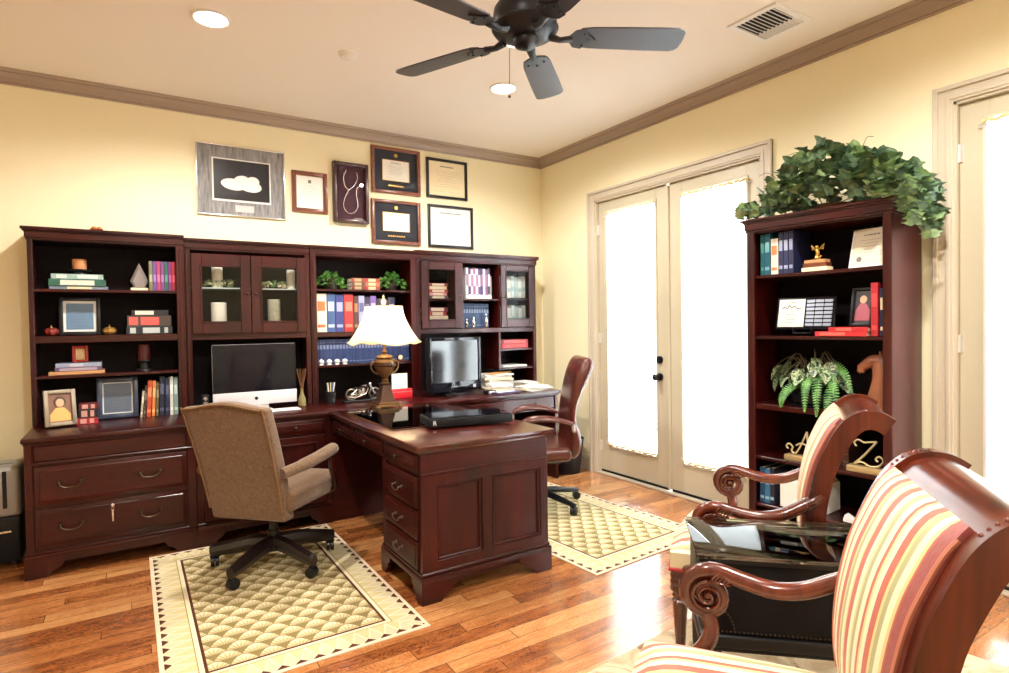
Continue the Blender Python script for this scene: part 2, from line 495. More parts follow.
m_ = MB().box(XW+.012, XW+.036, 3.152, 3.188, .03, DH-.02, .006); struct('trim_7', m_, M_doorp)
m_ = MB().box(XW+.012, XW+.036, .465, .495, .03, DH-.02, .006); struct('trim_8', m_, M_doorp)

def curtain(label, ya, yb, z0, z1):
    t = thing('door_curtain', label, 'curtain', (XW+.012, (ya+yb)/2, z0), 0, 'sheer curtains on the french doors')
    hw = (ya-yb)/2+.008; H = z1-z0; mb = MB(); ny, nz = 90, 26; rows = []
    for k in range(nz+1):
        v = k/nz; nar = 1-.008*sin(pi*v)
        rows.append([mb.bm.verts.new((.006*sin(i*1.15+.5*sin(v*3))*(.6+.4*abs(2*v-1)), (-1+2*i/ny)*hw*nar, v*H)) for i in range(ny+1)])
    for k in range(nz):
        for i in range(ny): mb.bm.faces.new((rows[k][i], rows[k][i+1], rows[k+1][i+1], rows[k+1][i]))
    mb.build('sheer_panel', M_curtain, t)
    for z, nm in ((.012, 'hem'), (H-.012, 'header')):
        mb = MB()
        mb.tube([(-.004+.005*sin(i*1.3), (-1+2*i/60)*(hw+.004), z+.003*sin(i*.9)) for i in range(61)], .009, 6)
        mb.build(nm, M_gold2, t)
    for z in (.03, H-.03):
        MB().cyl((0, -hw-.02, z), (0, hw+.02, z), .004, 8).build('curtain_rod', M_alu, t)
M_gold2 = plain('gold_ruffle', srgb(214, 192, 138), .6, nz=.2)
curtain('white sheer curtain on the farther leaf of the double doors', 3.852, 3.306, .265, 2.29)
curtain('white sheer curtain on the leaf beside the tall bookcase', 3.018, 2.468, .265, 2.29)
curtain('white sheer curtain on the door at the right edge', 1.165, .60, .265, 2.29)
curtain('white sheer curtain on the last door leaf, beyond the right edge', .36, -.2, .265, 2.29)

# ------------------------------------------------------------------ ceiling items
def can_light(x, y, label, k=1.0):
    t = thing('recessed_light', label, 'ceiling light', (x, y, ZC), 0, 'recessed ceiling lights')
    p = MB(); p.tube([(.085*cos(a*pi/16), .085*sin(a*pi/16), -.003) for a in range(32)], .009, 8, closed=True); p.build('trim_ring', M_white, t)
    p = MB(); p.lathe((0, 0, 0), [(.0, -.004), (.05, -.012), (.074, -.003)], 28); p.build('bulb', M_bulb, t)
    l = bpy.data.lights.new('recessed_lamp', 'SPOT'); l.energy = CAN_W*k; l.color = CAN_C; l.spot_size = radians(165); l.spot_blend = .5; l.shadow_soft_size = .06
    o = bpy.data.objects.new('recessed_lamp', l); COL.objects.link(o); o.location = (x, y, ZC-.03)
CAN_W, CAN_C = 165, (1, .955, .88)
M_bulb = plain('lit_bulb', (1, 1, 1), .5, emit=(1, .9, .7), es=30)
can_light(.40, 3.42, 'glowing recessed ceiling light, nearer the left edge')
can_light(2.20, 3.42, 'glowing recessed ceiling light under the fan blades, nearer the corner')
can_light(.40, .9, 'added unseen recessed fill light behind the fan, left')  # this pair is out of view, added as fill for the near half
can_light(2.20, .9, 'added unseen recessed fill light above the armchairs')
can_light(.40, -1.2, 'added unseen recessed fill light at the back of the room, left', .45)  # weaker pair added behind the camera, unseen, as frontal fill
can_light(2.20, -1.2, 'added unseen recessed fill light at the back of the room, right', .45)
t = tag(MB().lathe((0, 0, 0), [(.0, -.03), (.03, -.03), (.042, -.024), (.046, -.008), (.055, -.006), (.056, 0)], 28).build('smoke_detector', M_white, loc=(1.135, 3.461, ZC)),
        'small round white smoke detector on the ceiling', 'smoke detector')
t = thing('air_vent', 'white rectangular louvred air vent in the ceiling', 'air vent', (2.975, 1.945, ZC), radians(0))
p = MB(); W2, L2 = .165, .145
for a in ((-W2, W2, -L2, -L2+.03), (-W2, W2, L2-.03, L2), (-W2, -W2+.03, -L2+.0295, L2-.0295), (W2-.03, W2, -L2+.0295, L2-.0295)): p.box(a[0], a[1], a[2], a[3], -.012, 0, .0)
p.build('vent_frame', M_white, t)
MB().box(-W2+.03, W2-.03, -L2+.03, L2-.03, -.003, 0).build('backing', M_blackpl, t)
p = MB()
for k in range(9):
    y = -L2+.042+k*.0245
    for (xa, xb, an) in ((-W2+.03, .045, 30), (.05, W2-.03, -62)):
        p.M = Matrix.Translation((0, y, -.008))@Matrix.Rotation(radians(an), 4, 'X'); p.box(xa, xb, -.010, .010, -.0008, .0008)
p.M = None; p.build('louvres', M_white, t)

# fan
t = thing('ceiling_fan', 'dark five-blade ceiling fan with pull chain', 'ceiling fan', (1.372, 1.965, ZC))
M_fan = plain('fan_bronze', srgb(26, 24, 27), .4, .5)
M_blade = wood('fan_blade_wood', srgb(26, 16, 18), srgb(44, 28, 28), .45, 0, .05)
zb = 2.5-ZC
MB().lathe((0, 0, 0), [(.0, -.06), (.03, -.06), (.06, -.035), (.07, -.01), (.07, 0), (0, 0)], 24).build('canopy', M_fan, t)
MB().cyl((0, 0, -.05), (0, 0, zb+.12), .014, 12).build('downrod', M_fan, t)
MB().lathe((0, 0, zb), [(.0, .16), (.03, .16), (.05, .14), (.1, .125), (.125, .09), (.13, .05), (.125, .03), (.135, .015), (.12, -.005), (.08, -.02), (.06, -.022), (0, -.022)], 36).build('motor_housing', M_fan, t)
MB().lathe((0, 0, zb), [(0, -.018), (.05, -.02), (.05, -.04), (.042, -.052), (.026, -.058), (.012, -.06), (.01, -.066), (0, -.068)], 28).build('switch_housing', M_fan, t)
p = MB(); p.tube([(-.04, .03, zb-.05), (-.052, .036, zb-.06), (-.055, .038, zb-.24)], .0014, 6); p.sph((-.055, .038, zb-.25), .006); p.build('pull_chain', M_brass, t)
for a in (44, -28, -100, 116, 188):
    p = MB(); Rm = Matrix.Rotation(radians(a), 4, 'Z')
    p.M = Rm@Matrix.Translation((0, 0, zb-.012))@Matrix.Rotation(radians(-10), 4, 'X')
    out = []
    L0, L1 = .205, .645
    N = 12
    top = [(L0, .035), (L0+.02, .055), (L0+.06, .062)]+[(L0+.06+(L1-L0-.09)*k/N, .062+.008*sin(k/N*pi*.5)) for k in range(1, N)]+[(L1-.03, .07), (L1-.012, .064), (L1, .045), (L1+.004, .012)]
    poly = top+[(x, -y) for x, y in reversed(top)]
    p.prism(poly, 'z', -.003, .003); p.build('blade', M_blade, t)
    p = MB(); p.M = Rm@Matrix.Translation((0, 0, zb-.012))
    p.tube([(.1, 0, .0), (.14, 0, -.012), (.19, 0, -.006)], [.014, .01, .012], 8, sx=1.6, up=(0, 0, 1))
    p.M = p.M@Matrix.Rotation(radians(-10), 4, 'X')
    p.prism([(.18, -.02), (.2, -.05), (.235, -.058), (.25, -.03), (.285, 0), (.25, .03), (.235, .058), (.2, .05), (.18, .02)], 'z', -.009, -.003)
    for q in (-.035, 0, .035): p.sph((.235+(.02 if q == 0 else 0), q, -.01), .006, n=8)
    p.build('blade_iron', M_fan, t)

# ------------------------------------------------------------------ cabinetry on the back wall
HY, HB = 4.492, 4.765        # hutch face, hutch back
BY, BB = 4.03, 4.765         # base face, base back
def cornice(mb, x0, x1, y, z0, z1, back, lx=1, rx=1):
    """stepped moulding along the front and returning on free ends"""
    for k, (dz0, dz1, pr) in enumerate(((0, .012, .004), (.012, .05, .010), (.05, .06, .018), (.06, 1, .027))):
        a = z0+dz0; b = min(z0+dz1, z1)
        mb.box(x0-(pr if lx else 0), x1+(pr if rx else 0), y-pr, back, a, b, .002)
def pull(parent, x, y, z, w=.1, mat=None, world=True):
    h = MB()
    for q in (-w/2, w/2):
        h.lathe((x+q, 0, 0), [(0, 0)], 4) if 0 else None
        h.cyl((x+q, y, z), (x+q, y-.008, z), .011, 12); h.cyl((x+q, y, z), (x+q, y-.022, z), .005, 8); h.sph((x+q, y-.022, z), .0075, n=10)
    pts = [(x-w/2, y-.022, z-.002), (x-w/2+.006, y-.028, z-.016), (x-w/4, y-.03, z-.027), (x, y-.03, z-.029), (x+w/4, y-.03, z-.027), (x+w/2-.006, y-.028, z-.016), (x+w/2, y-.022, z-.002)]
    h.tube(pts, .0045, 8); h.build('handle', mat or M_brass, parent, world=world)
def knob(parent, x, y, z, r=.012):
    h = MB(); h.cyl((x, y, z), (x, y-.014, z), .005, 8); h.sph((x, y-.02, z), r, (1, .7, 1), 12); h.build('knob', M_brass, parent, world=True)
def drawer(parent, x0, x1, y, z0, z1, pulls=(), knobs=(), lab=None):
    d = MB(); d.box(x0, x1, y-.012, y+.30, z0, z1, .004, 2); d.box(x0+.022, x1-.022, y-.016, y, z0+.022, z1-.022, .003)
    o = d.build('drawer', M_mahX, parent, world=True)
    o['_o'] = [0.0]*3
    for q in pulls: hb(o, parent, q, y-.016, (z0+z1)/2+.012)
    for q in knobs: kb(o, parent, q, y-.016, (z0+z1)/2)
    return o
def hb(o, parent, x, y, z):
    o['_o'] = parent['_o']; o['_r'] = parent['_r']; pull(o, x, y, z)
def kb(o, parent, x, y, z):
    o['_o'] = parent['_o']; o['_r'] = parent['_r']; knob(o, x, y, z)
def rail_door(parent, x0, x1, y, z0, z1, gx0, gx1, gz0, gz1, glass=True, knobx=None, knobz=None):
    d = MB(); b = .003
    d.box(x0, gx0, y-.02, y, z0, z1, b).box(gx1, x1, y-.02, y, z0, z1, b).box(gx0, gx1, y-.02, y, z0, gz0, b).box(gx0, gx1, y-.02, y, gz1, z1, b)
    m = .012
    for a in ((gx0-m, gx0, gz0-m, gz1+m), (gx1, gx1+m, gz0-m, gz1+m), (gx0, gx1, gz0-m, gz0), (gx0, gx1, gz1, gz1+m)):
        d.box(a[0], a[1], y-.025, y-.015, a[2], a[3], .003)
    if not glass: d.box(gx0, gx1, y-.008, y, gz0, gz1); d.box(gx0+.02, gx1-.02, y-.014, y-.006, gz0+.02, gz1-.02, .004)
    o = d.build('door', M_mahZ, parent, world=True); o['_o'] = parent['_o']; o['_r'] = parent['_r']
    if glass: MB().box(gx0-.003, gx1+.003, y-.012, y-.008, gz0-.003, gz1+.003).build('glass', M_glass, o, world=True)
    if knobx is not None: knob(o, knobx, y-.02, knobz, .01)
    return o
def plinth(mb, x0, x1, y, back, lx=1, rx=1, foot=.15, z=.1):
    mb.box(x0-(.014 if lx else 0), x1+(.014 if rx else 0), y-.014, back, z+.004, z+.028, .006, 2)
    mb.box(x0-(.008 if lx else 0), x1+(.008 if rx else 0), y-.008, back, z+.028, z+.045, .004)
    # bracket feet cut as an ogee, front only plus the free ends
    def foot_poly(a, s):
        return [(a, 0), (a+s*foot*.62, 0), (a+s*foot*.72, .03), (a+s*foot*.9, .045), (a+s*foot, .066), (a+s*foot*1.05, z+.006), (a, z+.006)]
    L, Rr = x0-(.012 if lx else 0), x1+(.012 if rx else 0)
    mb.prism(foot_poly(L, 1), 'y', y-.012, y+.012); mb.prism(foot_poly(Rr, -1), 'y', y-.012, y+.012)
    mb.box(x0, x1, y+.0, y+.018, .07, z+.01)
    if lx: mb.prism(foot_poly(y-.011, 1), 'x', L-.001, L+.022); mb.box(L+.001, L+.02, y, back, .07, z+.01); mb.box(L+.002, L+.05, back-.08, back-.001, 0, .08)
    if rx: mb.prism(foot_poly(y-.011, 1), 'x', Rr-.022, Rr+.001); mb.box(Rr-.02, Rr-.001, y, back, .07, z+.01); mb.box(Rr-.05, Rr-.002, back-.08, back-.001, 0, .08)
    for q in (x0, x1-.06): mb.box(q, q+.06, back-.1, back, 0, .1)

def carcass(t, x0, x1, z0, z1, st=.045, y=HY, top=None, rail=None):
    """sides, back, stiles; open front"""
    th = .02
    pieces('side_panel', M_mahZ, t, [(x0, x0+th, y, HB, z0, z1), (x1-th, x1, y, HB, z0, z1)], b=0)
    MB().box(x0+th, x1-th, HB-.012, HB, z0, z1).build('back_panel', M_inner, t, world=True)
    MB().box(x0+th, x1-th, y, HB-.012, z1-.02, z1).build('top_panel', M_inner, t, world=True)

# ---- unit 1: bookcase hutch on lateral file
X0, X1, X2, X3, X4 = -.500, .325, 1.145, 1.990, 3.205
ZT = .762
t = thing('bookcase_hutch', 'dark mahogany open bookcase hutch with four shelves, leftmost of the wall unit', 'bookcase', ((X0+X1)/2, HY, ZT), 0, 'wall unit upper cabinets')
carcass(t, X0, X1, ZT, 1.90)
pieces('stile', M_mahZ, t, [(X0+.001, X0+.027, HY-.012, HY+.012, ZT, 1.89), [(X1-.05, X1-.001, HY-.012, HY+.012, ZT, 1.89), (X1-.034, X1-.012, HY-.018, HY, ZT, 1.86)]])
a = MB(); cornice(a, X0, X1, HY-.006, 1.883, 1.96, HB, 1, 0); a.build('cornice', M_mahX, t, world=True)
for z, th in ((1.592, .018), (1.305, .043), (1.062, .018)):
    MB().box(X0+.021, X1-.021, HY+(.0 if th > .03 else .012), HB-.013, z-th, z, .002).build('shelf', M_mahX, t, world=True)

t = thing('lateral_file_cabinet', 'dark mahogany lateral file cabinet with two handled drawers and a key, under the left bookcase', 'file cabinet', ((X0+X1)/2, BY, 0), 0, 'wall unit base cabinets')
BX0 = -.488
a = MB(); a.box(BX0, X1, BY+.002, BB, .14, ZT-.03); a.box(BX0, BX0+.035, BY-.012, BY+.02, .14, ZT-.03, .003); a.box(X1-.045, X1, BY-.012, BY+.02, .14, ZT-.03, .003)
a.box(BX0, X1, BY-.014, BY+.02, .612, .626, .004); a.build('cabinet_body', M_mahX, t, world=True)
a = MB(); a.box(BX0-.012, X1, BY-.024, BB, ZT-.027, ZT, .006, 2); a.box(BX0-.004, X1, BY-.014, BB, ZT-.04, ZT-.027, .004); a.build('top', M_mahX, t, world=True)
a = MB(); plinth(a, BX0, X1, BY, BB, 1, 0, .17); a.build('plinth', M_mahX, t, world=True)
a = MB(); a.box(BX0+.04, X1-.05, BY-.010, BY+.01, .63, .715, .004); a.build('frieze', M_mahX, t, world=True)
drawer(t, BX0+.04, X1-.05, BY, .392, .602, (-.29, .085))
o = drawer(t, BX0+.04, X1-.05, BY, .16, .372, (-.29, .085))
a = MB(); a.cyl((-.1, BY-.016, .345), (-.1, BY-.026, .345), .009, 12); a.box(-.104, -.096, BY-.04, BY-.025, .335, .35, .001); a.build('drawer_lock', M_silver, o, world=True)
a = MB(); a.tube([(-.1+.009*cos(q*pi/6), BY-.034, .328+.009*sin(q*pi/6)) for q in range(12)], .0012, 6, closed=True); a.box(-.105, -.095, BY-.036, BY-.033, .285, .32, .001); a.box(-.1035, -.0965, BY-.036, BY-.033, .255, .287, .001)
a.build('key', M_silver, o, world=True)

# ---- unit 2: glass door hutch
t = thing('glass_door_hutch', 'mahogany hutch cabinet with two glass doors above the all-in-one computer', 'cabinet', ((X1+X2)/2, HY, ZT), 0, 'wall unit upper cabinets')
carcass(t, X1, X2, ZT, 1.89)
pieces('stile', M_mahZ, t, [[(X1+.001, X1+.035, HY-.012, HY+.012, ZT, 1.87), (X1+.006, X1+.026, HY-.018, HY, ZT, 1.84)], (X2-.035, X2-.001, HY-.012, HY+.012, ZT, 1.87)])
a = MB(); cornice(a, X1, X2, HY-.004, 1.868, 1.945, HB, 0, 0); a.build('cornice', M_mahX, t, world=True)
MB().box(X1+.021, X2-.021, HY-.010, HB-.013, 1.258, 1.288, .003).build('bottom_rail', M_mahX, t, world=True)
MB().box(X1+.021, X2-.021, HY+.012, HB-.013, 1.352, 1.372).build('shelf', M_mahX, t, world=True)
MB().box(X1+.036, X2-.036, HY-.006, HY+.012, 1.288, 1.352).build('rail', M_mahX, t, world=True)
MB().box(X1+.021, X2-.021, HY+.03, HB-.013, 1.612, 1.62).build('glass_shelf', plain('glass_shelf', (.55, .6, .58), .1), t, world=True)
rail_door(t, .362, .731, HY-.012, 1.30, 1.845, .425, .665, 1.385, 1.757, True, .706, 1.575)
rail_door(t, .735, 1.108, HY-.012, 1.30, 1.845, .805, 1.045, 1.385, 1.765, True, .762, 1.575)

# ---- unit 3: open hutch
t = thing('open_hutch', 'mahogany open hutch of blue volumes and plants, in the middle of the wall unit', 'bookcase', ((X2+X3)/2, HY, ZT), 0, 'wall unit upper cabinets')
carcass(t, X2, X3, ZT, 1.90)
pieces('stile', M_mahZ, t, [[(X2+.001, X2+.045, HY-.022, HY+.012, ZT, 1.885), (X2+.012, X2+.032, HY-.028, HY-.018, ZT+.02, 1.85)], (X3-.042, X3-.001, HY-.022, HY+.012, ZT, 1.885)])
a = MB(); cornice(a, X2, X3, HY-.012, 1.868, 1.945, HB, 0, 0); a.build('cornice', M_mahX, t, world=True)
for z, th in ((1.622, .016), (1.295, .036), (1.045, .018)):
    MB().box(X2+.021, X3-.021, HY+.0, HB-.013, z-th, z, .002).build('shelf', M_mahX, t, world=True)

# ---- unit 4: hutch with two narrow glass doors
t = thing('office_hutch', 'mahogany hutch with two narrow glass doors and a cubby, rightmost of the wall unit', 'cabinet', ((X3+X4)/2, HY, ZT), 0, 'wall unit upper cabinets')
carcass(t, X3, X4, ZT, 1.90)
pieces('stile', M_mahZ, t, [(X3+.001, X3+.045, HY-.012, HY+.012, ZT, 1.885), (X4-.035, X4-.001, HY-.012, HY+.012, ZT, 1.885)])
a = MB(); cornice(a, X3, X4, HY-.006, 1.868, 1.955, HB, 0, 1); a.build('cornice', M_mahX, t, world=True)
MB().box(X3+.021, X4-.021, HY-.006, HB-.013, 1.265, 1.305, .003).build('bottom_rail', M_mahX, t, world=True)
pieces('divider', M_mahZ, t, [(2.425, 2.443, HY, HB-.013, 1.305, 1.88), (2.80, 2.818, HY, HB-.013, .925, 1.88)], b=0)
for (xa, xb, z) in ((2.444, 2.799, 1.562), (2.819, 3.184, 1.575), (2.012, 2.424, 1.56), (2.819, 3.184, 1.113), (2.80, 3.184, .943)):
    MB().box(xa, xb, HY+(.02 if z > 1.57 or xa < 2.1 else .0), HB-.013, z-.016, z, .001).build('shelf', M_mahX, t, world=True)
rail_door(t, 2.037, 2.422, HY-.012, 1.31, 1.865, 2.108, 2.348, 1.385, 1.80, True, 2.398, 1.575)
rail_door(t, 2.812, 3.168, HY-.012, 1.31, 1.865, 2.872, 3.112, 1.385, 1.81, True, 2.838, 1.575)

# ---- base units 2 and 3 (credenza) and right desk
t = thing('credenza_base', 'dark mahogany credenza base under the glass door hutch', 'cabinet', ((X1+1.15)/2, BY, 0), 0, 'wall unit base cabinets')
a = MB(); a.box(X1+.001, 1.15, BY+.002, BB, .14, ZT-.041); a.box(X1+.002, X1+.04, BY-.006, BY+.02, .14, ZT-.041, .003); a.box(1.11, 1.149, BY-.006, BY+.02, .14, ZT-.041, .003); a.build('cabinet_body', M_mahX, t, world=True)
a = MB(); plinth(a, X1+.001, 1.15, BY, BB, 0, 0, .15); a.build('plinth', M_mahX, t, world=True)
drawer(t, X1+.045, 1.105, BY, .625, .715, (), (.52, .91))
rail_door(t, X1+.045, .735, BY, .155, .61, X1+.1, .68, .21, .555, False, .715, .42)
rail_door(t, .739, 1.105, BY, .155, .61, .794, 1.05, .21, .555, False, .76, .42)
t = thing('corner_base', 'mahogany base cabinet between the desk and the wall, under the open hutch', 'cabinet', (1.57, BY, 0), 0, 'wall unit base cabinets')
a = MB(); a.box(1.151, 1.99, BY+.002, BB, 0, ZT-.041); a.build('cabinet_body', M_mahX, t, world=True)
t = tag(MB().box(X1+.001, X4-.085, BY-.018, BB, ZT-.027, ZT, .005, 2).box(X1+.001, X4-.095, BY-.0075, BB-.001, ZT-.04, ZT-.027, .003).build('worktop', M_mahX),
        'long continuous mahogany worktop running from the computer to the papers', 'worktop')
t = thing('desk_return', 'dark mahogany desk return with a shallow drawer, under the piles of papers', 'desk', (2.55, BY, 0), 0, 'wall unit base cabinets')
pieces('apron', M_mahX, t, [(1.992, 3.10, BY+.02, BY+.04, .6, ZT-.041)], b=0); pieces('top_panel', M_mahX, t, [(1.992, 3.10, BY+.041, BB, .69, ZT-.041)], b=0)
pieces('side_panel', M_mahZ, t, [(3.07, 3.10, BY+.0, BB, .0, ZT-.042), (2.0, 2.03, BY+.042, BB, .0, .689)])
MB().box(2.03, 3.07, BB-.05, BB-.03, .1, .6).build('modesty_panel', M_mahX, t, world=True)
o = MB().box(2.1, 3.06, BY+.004, BY+.02, .615, .712, .004).build('drawer', M_mahX, t, world=True); kb(o, t, 2.86, BY+.004, .665); kb(o, t, 2.3, BY+.004, .665)

# ---- peninsula desk
DX0, DX1, DYN, DYF = 1.152, 1.898, 2.565, 4.005
t = thing('pedestal_desk', 'mahogany desk with panelled end standing out from the wall unit', 'desk', (1.52, 2.56, 0))
a = MB(); a.box(1.128, 1.945, 2.552, DYF-.0, ZT-.026, ZT, .007, 2); a.box(1.138, 1.93, 2.562, DYF, ZT-.042, ZT-.026, .005, 2); a.build('desktop', M_mahTop2, t, world=True)
a = MB(); a.box(DX0+.0, DX1, DYN+.005, DYF, .62, ZT-.042, .003); a.build('apron', M_mahX, t, world=True)
a = MB()
a.box(DX0+.012, DX1-.012, DYN+.02, 3.08, .13, .62)
yf = DYN+.004
def frame_face(mb, x0, x1, z0, z1, xs, y, th=.016):   # rails and stiles around panels, facing -y
    mb.box(x0, x1, y, y+th, z0, z0+.075, .002).box(x0, x1, y, y+th, z1-.06, z1, .002)
    edges = [x0]+[q for ab in xs for q in ab]+[x1]
    for i in range(0, len(edges), 2): mb.box(edges[i], edges[i+1], y, y+th, z0+.07, z1-.055, .002)
    for (p0, p1) in xs:
        for b_ in ((p0, p0+.014, z0+.075, z1-.06), (p1-.014, p1, z0+.075, z1-.06), (p0, p1, z0+.075, z0+.089), (p0, p1, z1-.074, z1-.06)):
            mb.box(b_[0], b_[1], y+.003, y+th, b_[2], b_[3], .005)
frame_face(a, DX0, DX1, .12, .62, ((DX0+.082, DX0+.335), (DX0+.395, DX1-.05)), yf)
a.box(DX1-.016, DX1, yf+.012, 3.08, .12, .62)
a.box(DX0, DX1, yf-.004, 3.08, .612, .628, .004)
a.build('pedestal', M_mahZ, t, world=True)
a = MB(); a.box(DX0-.012, DX1+.012, DYN-.012, 3.09, .1, .13, .006, 2); a.box(DX0-.006, DX1+.006, DYN-.004, 3.085, .13, .148, .005)
def fp(a0, s, foot=.15, z=.104): return [(a0, 0), (a0+s*foot*.6, 0), (a0+s*foot*.72, .03), (a0+s*foot*.92, .045), (a0+s*foot, .066), (a0+s*foot*1.2, .075), (a0+s*foot*1.25, z), (a0, z)]
for yy in (DYN-.01, 3.066):
    a.prism(fp(DX0-.01, 1, .17), 'y', yy, yy+.022); a.prism(fp(DX1+.01, -1, .17), 'y', yy, yy+.022)
for xx in (DX0-.01, DX1-.012):
    a.prism(fp(DYN-.009, 1, .1), 'x', xx-.001, xx+.023); a.prism(fp(3.087, -1, .1), 'x', xx-.001, xx+.023)
a.box(DX0+.01, DX1-.01, DYN+.01, DYN+.02, .075, .11)
a.build('plinth', M_mahX, t, world=True)
MB().box(1.50, 1.52, 3.08, DYF, .12, .62).build('modesty_panel', M_mahY, t, world=True)
# drawers on the left (-x) side
def side_drawer(y0, y1, z0, z1, handle):
    d = MB(); d.box(DX0-.012+.012*(z0 > .6), DX0+.2, y0, y1, z0, z1, .004, 2) if 0 else d.box(DX0-.010, DX0+.2, y0, y1, z0, z1, .004, 2)
    d.box(DX0-.014, DX0, y0+.02, y1-.02, z0+.018, z1-.018, .003)
    o = d.build('drawer', M_mahY, t, world=True); o['_o'] = t['_o']; o['_r'] = t['_r']
    h = MB(); yc, zc = (y0+y1)/2, (z0+z1)/2
    x = DX0-.014
    if handle:
        for q in (-.04, .04): h.cyl((x, yc+q, zc), (x-.006, yc+q, zc), .009, 12); h.cyl((x, yc+q, zc), (x-.018, yc+q, zc), .004, 8); h.sph((x-.018, yc+q, zc), .006)
        h.tube([(x-.018, yc-.04, zc), (x-.022, yc-.034, zc-.014), (x-.024, yc, zc-.02), (x-.022, yc+.034, zc-.014), (x-.018, yc+.04, zc)], .0035, 8)
        h.build('handle', M_pewter, o, world=True)
    else:
        h.cyl((x, yc, zc), (x-.014, yc, zc), .005, 8); h.sph((x-.02, yc, zc), .012, (.7, 1, 1)); h.build('knob', M_brass, o, world=True)
for z0, z1 in ((.452, .6), (.3, .442), (.155, .29)): side_drawer(DYN+.04, 3.02, z0, z1, True)
for y0, y1 in ((DYN+.03, 3.03), (3.05, 3.5), (3.52, 3.93)): side_drawer(y0, y1, .636, .712, False)
pieces('side_stile', M_mahZ, t, [(DX0+.001, DX0+.016, DYN+.006, DYN+.036, .12, .611), (DX0+.001, DX0+.016, 3.024, 3.078, .12, .611)])

# ------------------------------------------------------------------ tall bookcase by the doors
BC = (3.094, 1.775); BR = radians(-86)
def bc(lx, ly, z):
    c, s = cos(BR), sin(BR); return (BC[0]+lx*c-ly*s, BC[1]+lx*s+ly*c, z)
t = thing('tall_bookcase', 'tall dark mahogany bookcase with five shelves between the french doors', 'bookcase', (BC[0], BC[1], 0), BR)
HWD = .378; pieces('side_panel', M_mahZ, t, [(-HWD, -HWD+.02, 0, .36, .0, 1.86), (HWD-.02, HWD, 0, .36, .0, 1.86)], world=False, b=0)
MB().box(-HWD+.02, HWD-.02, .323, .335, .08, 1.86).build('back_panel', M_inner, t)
pieces('stile', M_mahZ, t, [(-HWD+.001, -HWD+.042, -.012, .01, 0, 1.86), (HWD-.042, HWD-.001, -.012, .01, 0, 1.86)], world=False)
a = MB(); a.box(-HWD+.02, HWD-.02, 0, .323, 1.835, 1.86); cornice(a, -HWD, HWD, -.012, 1.842, 1.915, .36); a.build('cornice', M_mahX, t)
a = MB(); plinth(a, -HWD, HWD, -.006, .36, 1, 1, .13, .09); a.build('plinth', M_mahX, t)
for z, th in ((1.592, .018), (1.243, .018), (.85, .03), (.545, .018), (.27, .018), (.14, .02)):
    MB().box(-HWD+.021, HWD-.021, .004, .322, z-th, z, .002).build('shelf', M_mahX, t)

# ------------------------------------------------------------------ books
def cloth(c, r=.55):
    return plain('book_cloth_%d_%d_%d' % c, srgb(*c), r)
def book(label, loc, t_, d, h, c, rz=0, lie=False, tilt=0, group=None, band=None, name='book', lab2=None):
    """upright: spine faces local -y, thickness along x; lie=True: flat, spine still faces -y"""
    mb = MB(); k = .003
    M = Matrix.Identity(4)
    if lie: M = Matrix.Translation((-h/2, 0, t_))@Matrix.Rotation(pi/2, 4, 'Y')
    if tilt: M = M@Matrix.Rotation(tilt, 4, 'Y')
    mb.M = M
    mb.box(0, k, 0, d, 0, h, .0008).box(t_-k, t_, 0, d, 0, h, .0008).box(0, t_, -.001, k, 0, h, .0012)
    mb.m(1).box(k, t_-k, k, d-.004, .003, h-.003)
    if band is not None:
        mb.m(2)
        for (z0, z1) in band: mb.box(t_*.14, t_*.86, -.0022, 0, z0*h, z1*h)
    return tag(mb.build(name, [cloth(c), M_pages, cloth(lab2 or (226, 210, 170))], loc=loc, rz=rz), label, 'book', group)
TITLE = ((.55, .8), (.12, .2)); LINE = ((.3, .72),); RIBS = ((.14, .16), (.34, .36), (.6, .62), (.82, .84))

Y1 = 4.545
# left hutch, top shelf
z = 1.593
book('pale blue flat book at the bottom of the stack on the left hutch top shelf', (-.255, Y1, z), .02, .2, .30, (120, 132, 150), lie=True, group='books stacked on the top shelf', band=LINE)
book('green flat book in the middle of the stack on the left hutch top shelf', (-.262, Y1-.005, z+.0205), .043, .2, .29, (44, 92, 76), lie=True, group='books stacked on the top shelf', band=((.2, .8),), lab2=(206, 214, 200))
book('light green-grey flat book on top of the stack on the left hutch top shelf', (-.262, Y1, z+.064), .032, .19, .265, (150, 176, 170), lie=True, group='books stacked on the top shelf', band=((.1, .3), (.5, .9)), lab2=(200, 214, 214))
for k, (c, nm) in enumerate((((112, 112, 84), 'olive'), ((110, 72, 150), 'violet'), ((168, 60, 104), 'rose'), ((122, 66, 130), 'purple'), ((40, 96, 92), 'teal'), ((124, 42, 110), 'plum'), ((176, 42, 60), 'crimson'))):
    book('thin %s upright book beside the grey arrowhead award on the top shelf' % nm, (.122+k*.0222, Y1+.01, z), .021, .16, .195, c, group='thin books beside the award', band=((.3, .55),), lab2=tuple(min(255, q+50) for q in c))
# second shelf stack
z = 1.306
book('black book at the bottom of the stack beside the gold ornament', (.118, Y1, z), .05, .2, .262, (34, 38, 46), lie=True, group='books stacked beside the gold ornament', band=((.08, .2), (.35, .72), (.82, .9)), lab2=(186, 190, 190))
book('red and white banded book in the middle of the stack beside the gold ornament', (.118, Y1, z+.0505), .072, .2, .25, (70, 58, 50), lie=True, group='books stacked beside the gold ornament', band=((.04, .24), (.3, .72)), lab2=(206, 84, 80))
book('black book with white lettering on top of the stack beside the gold ornament', (.122, Y1, z+.123), .035, .19, .21, (30, 28, 30), lie=True, group='books stacked beside the gold ornament', band=((.1, .6),), lab2=(220, 208, 200))
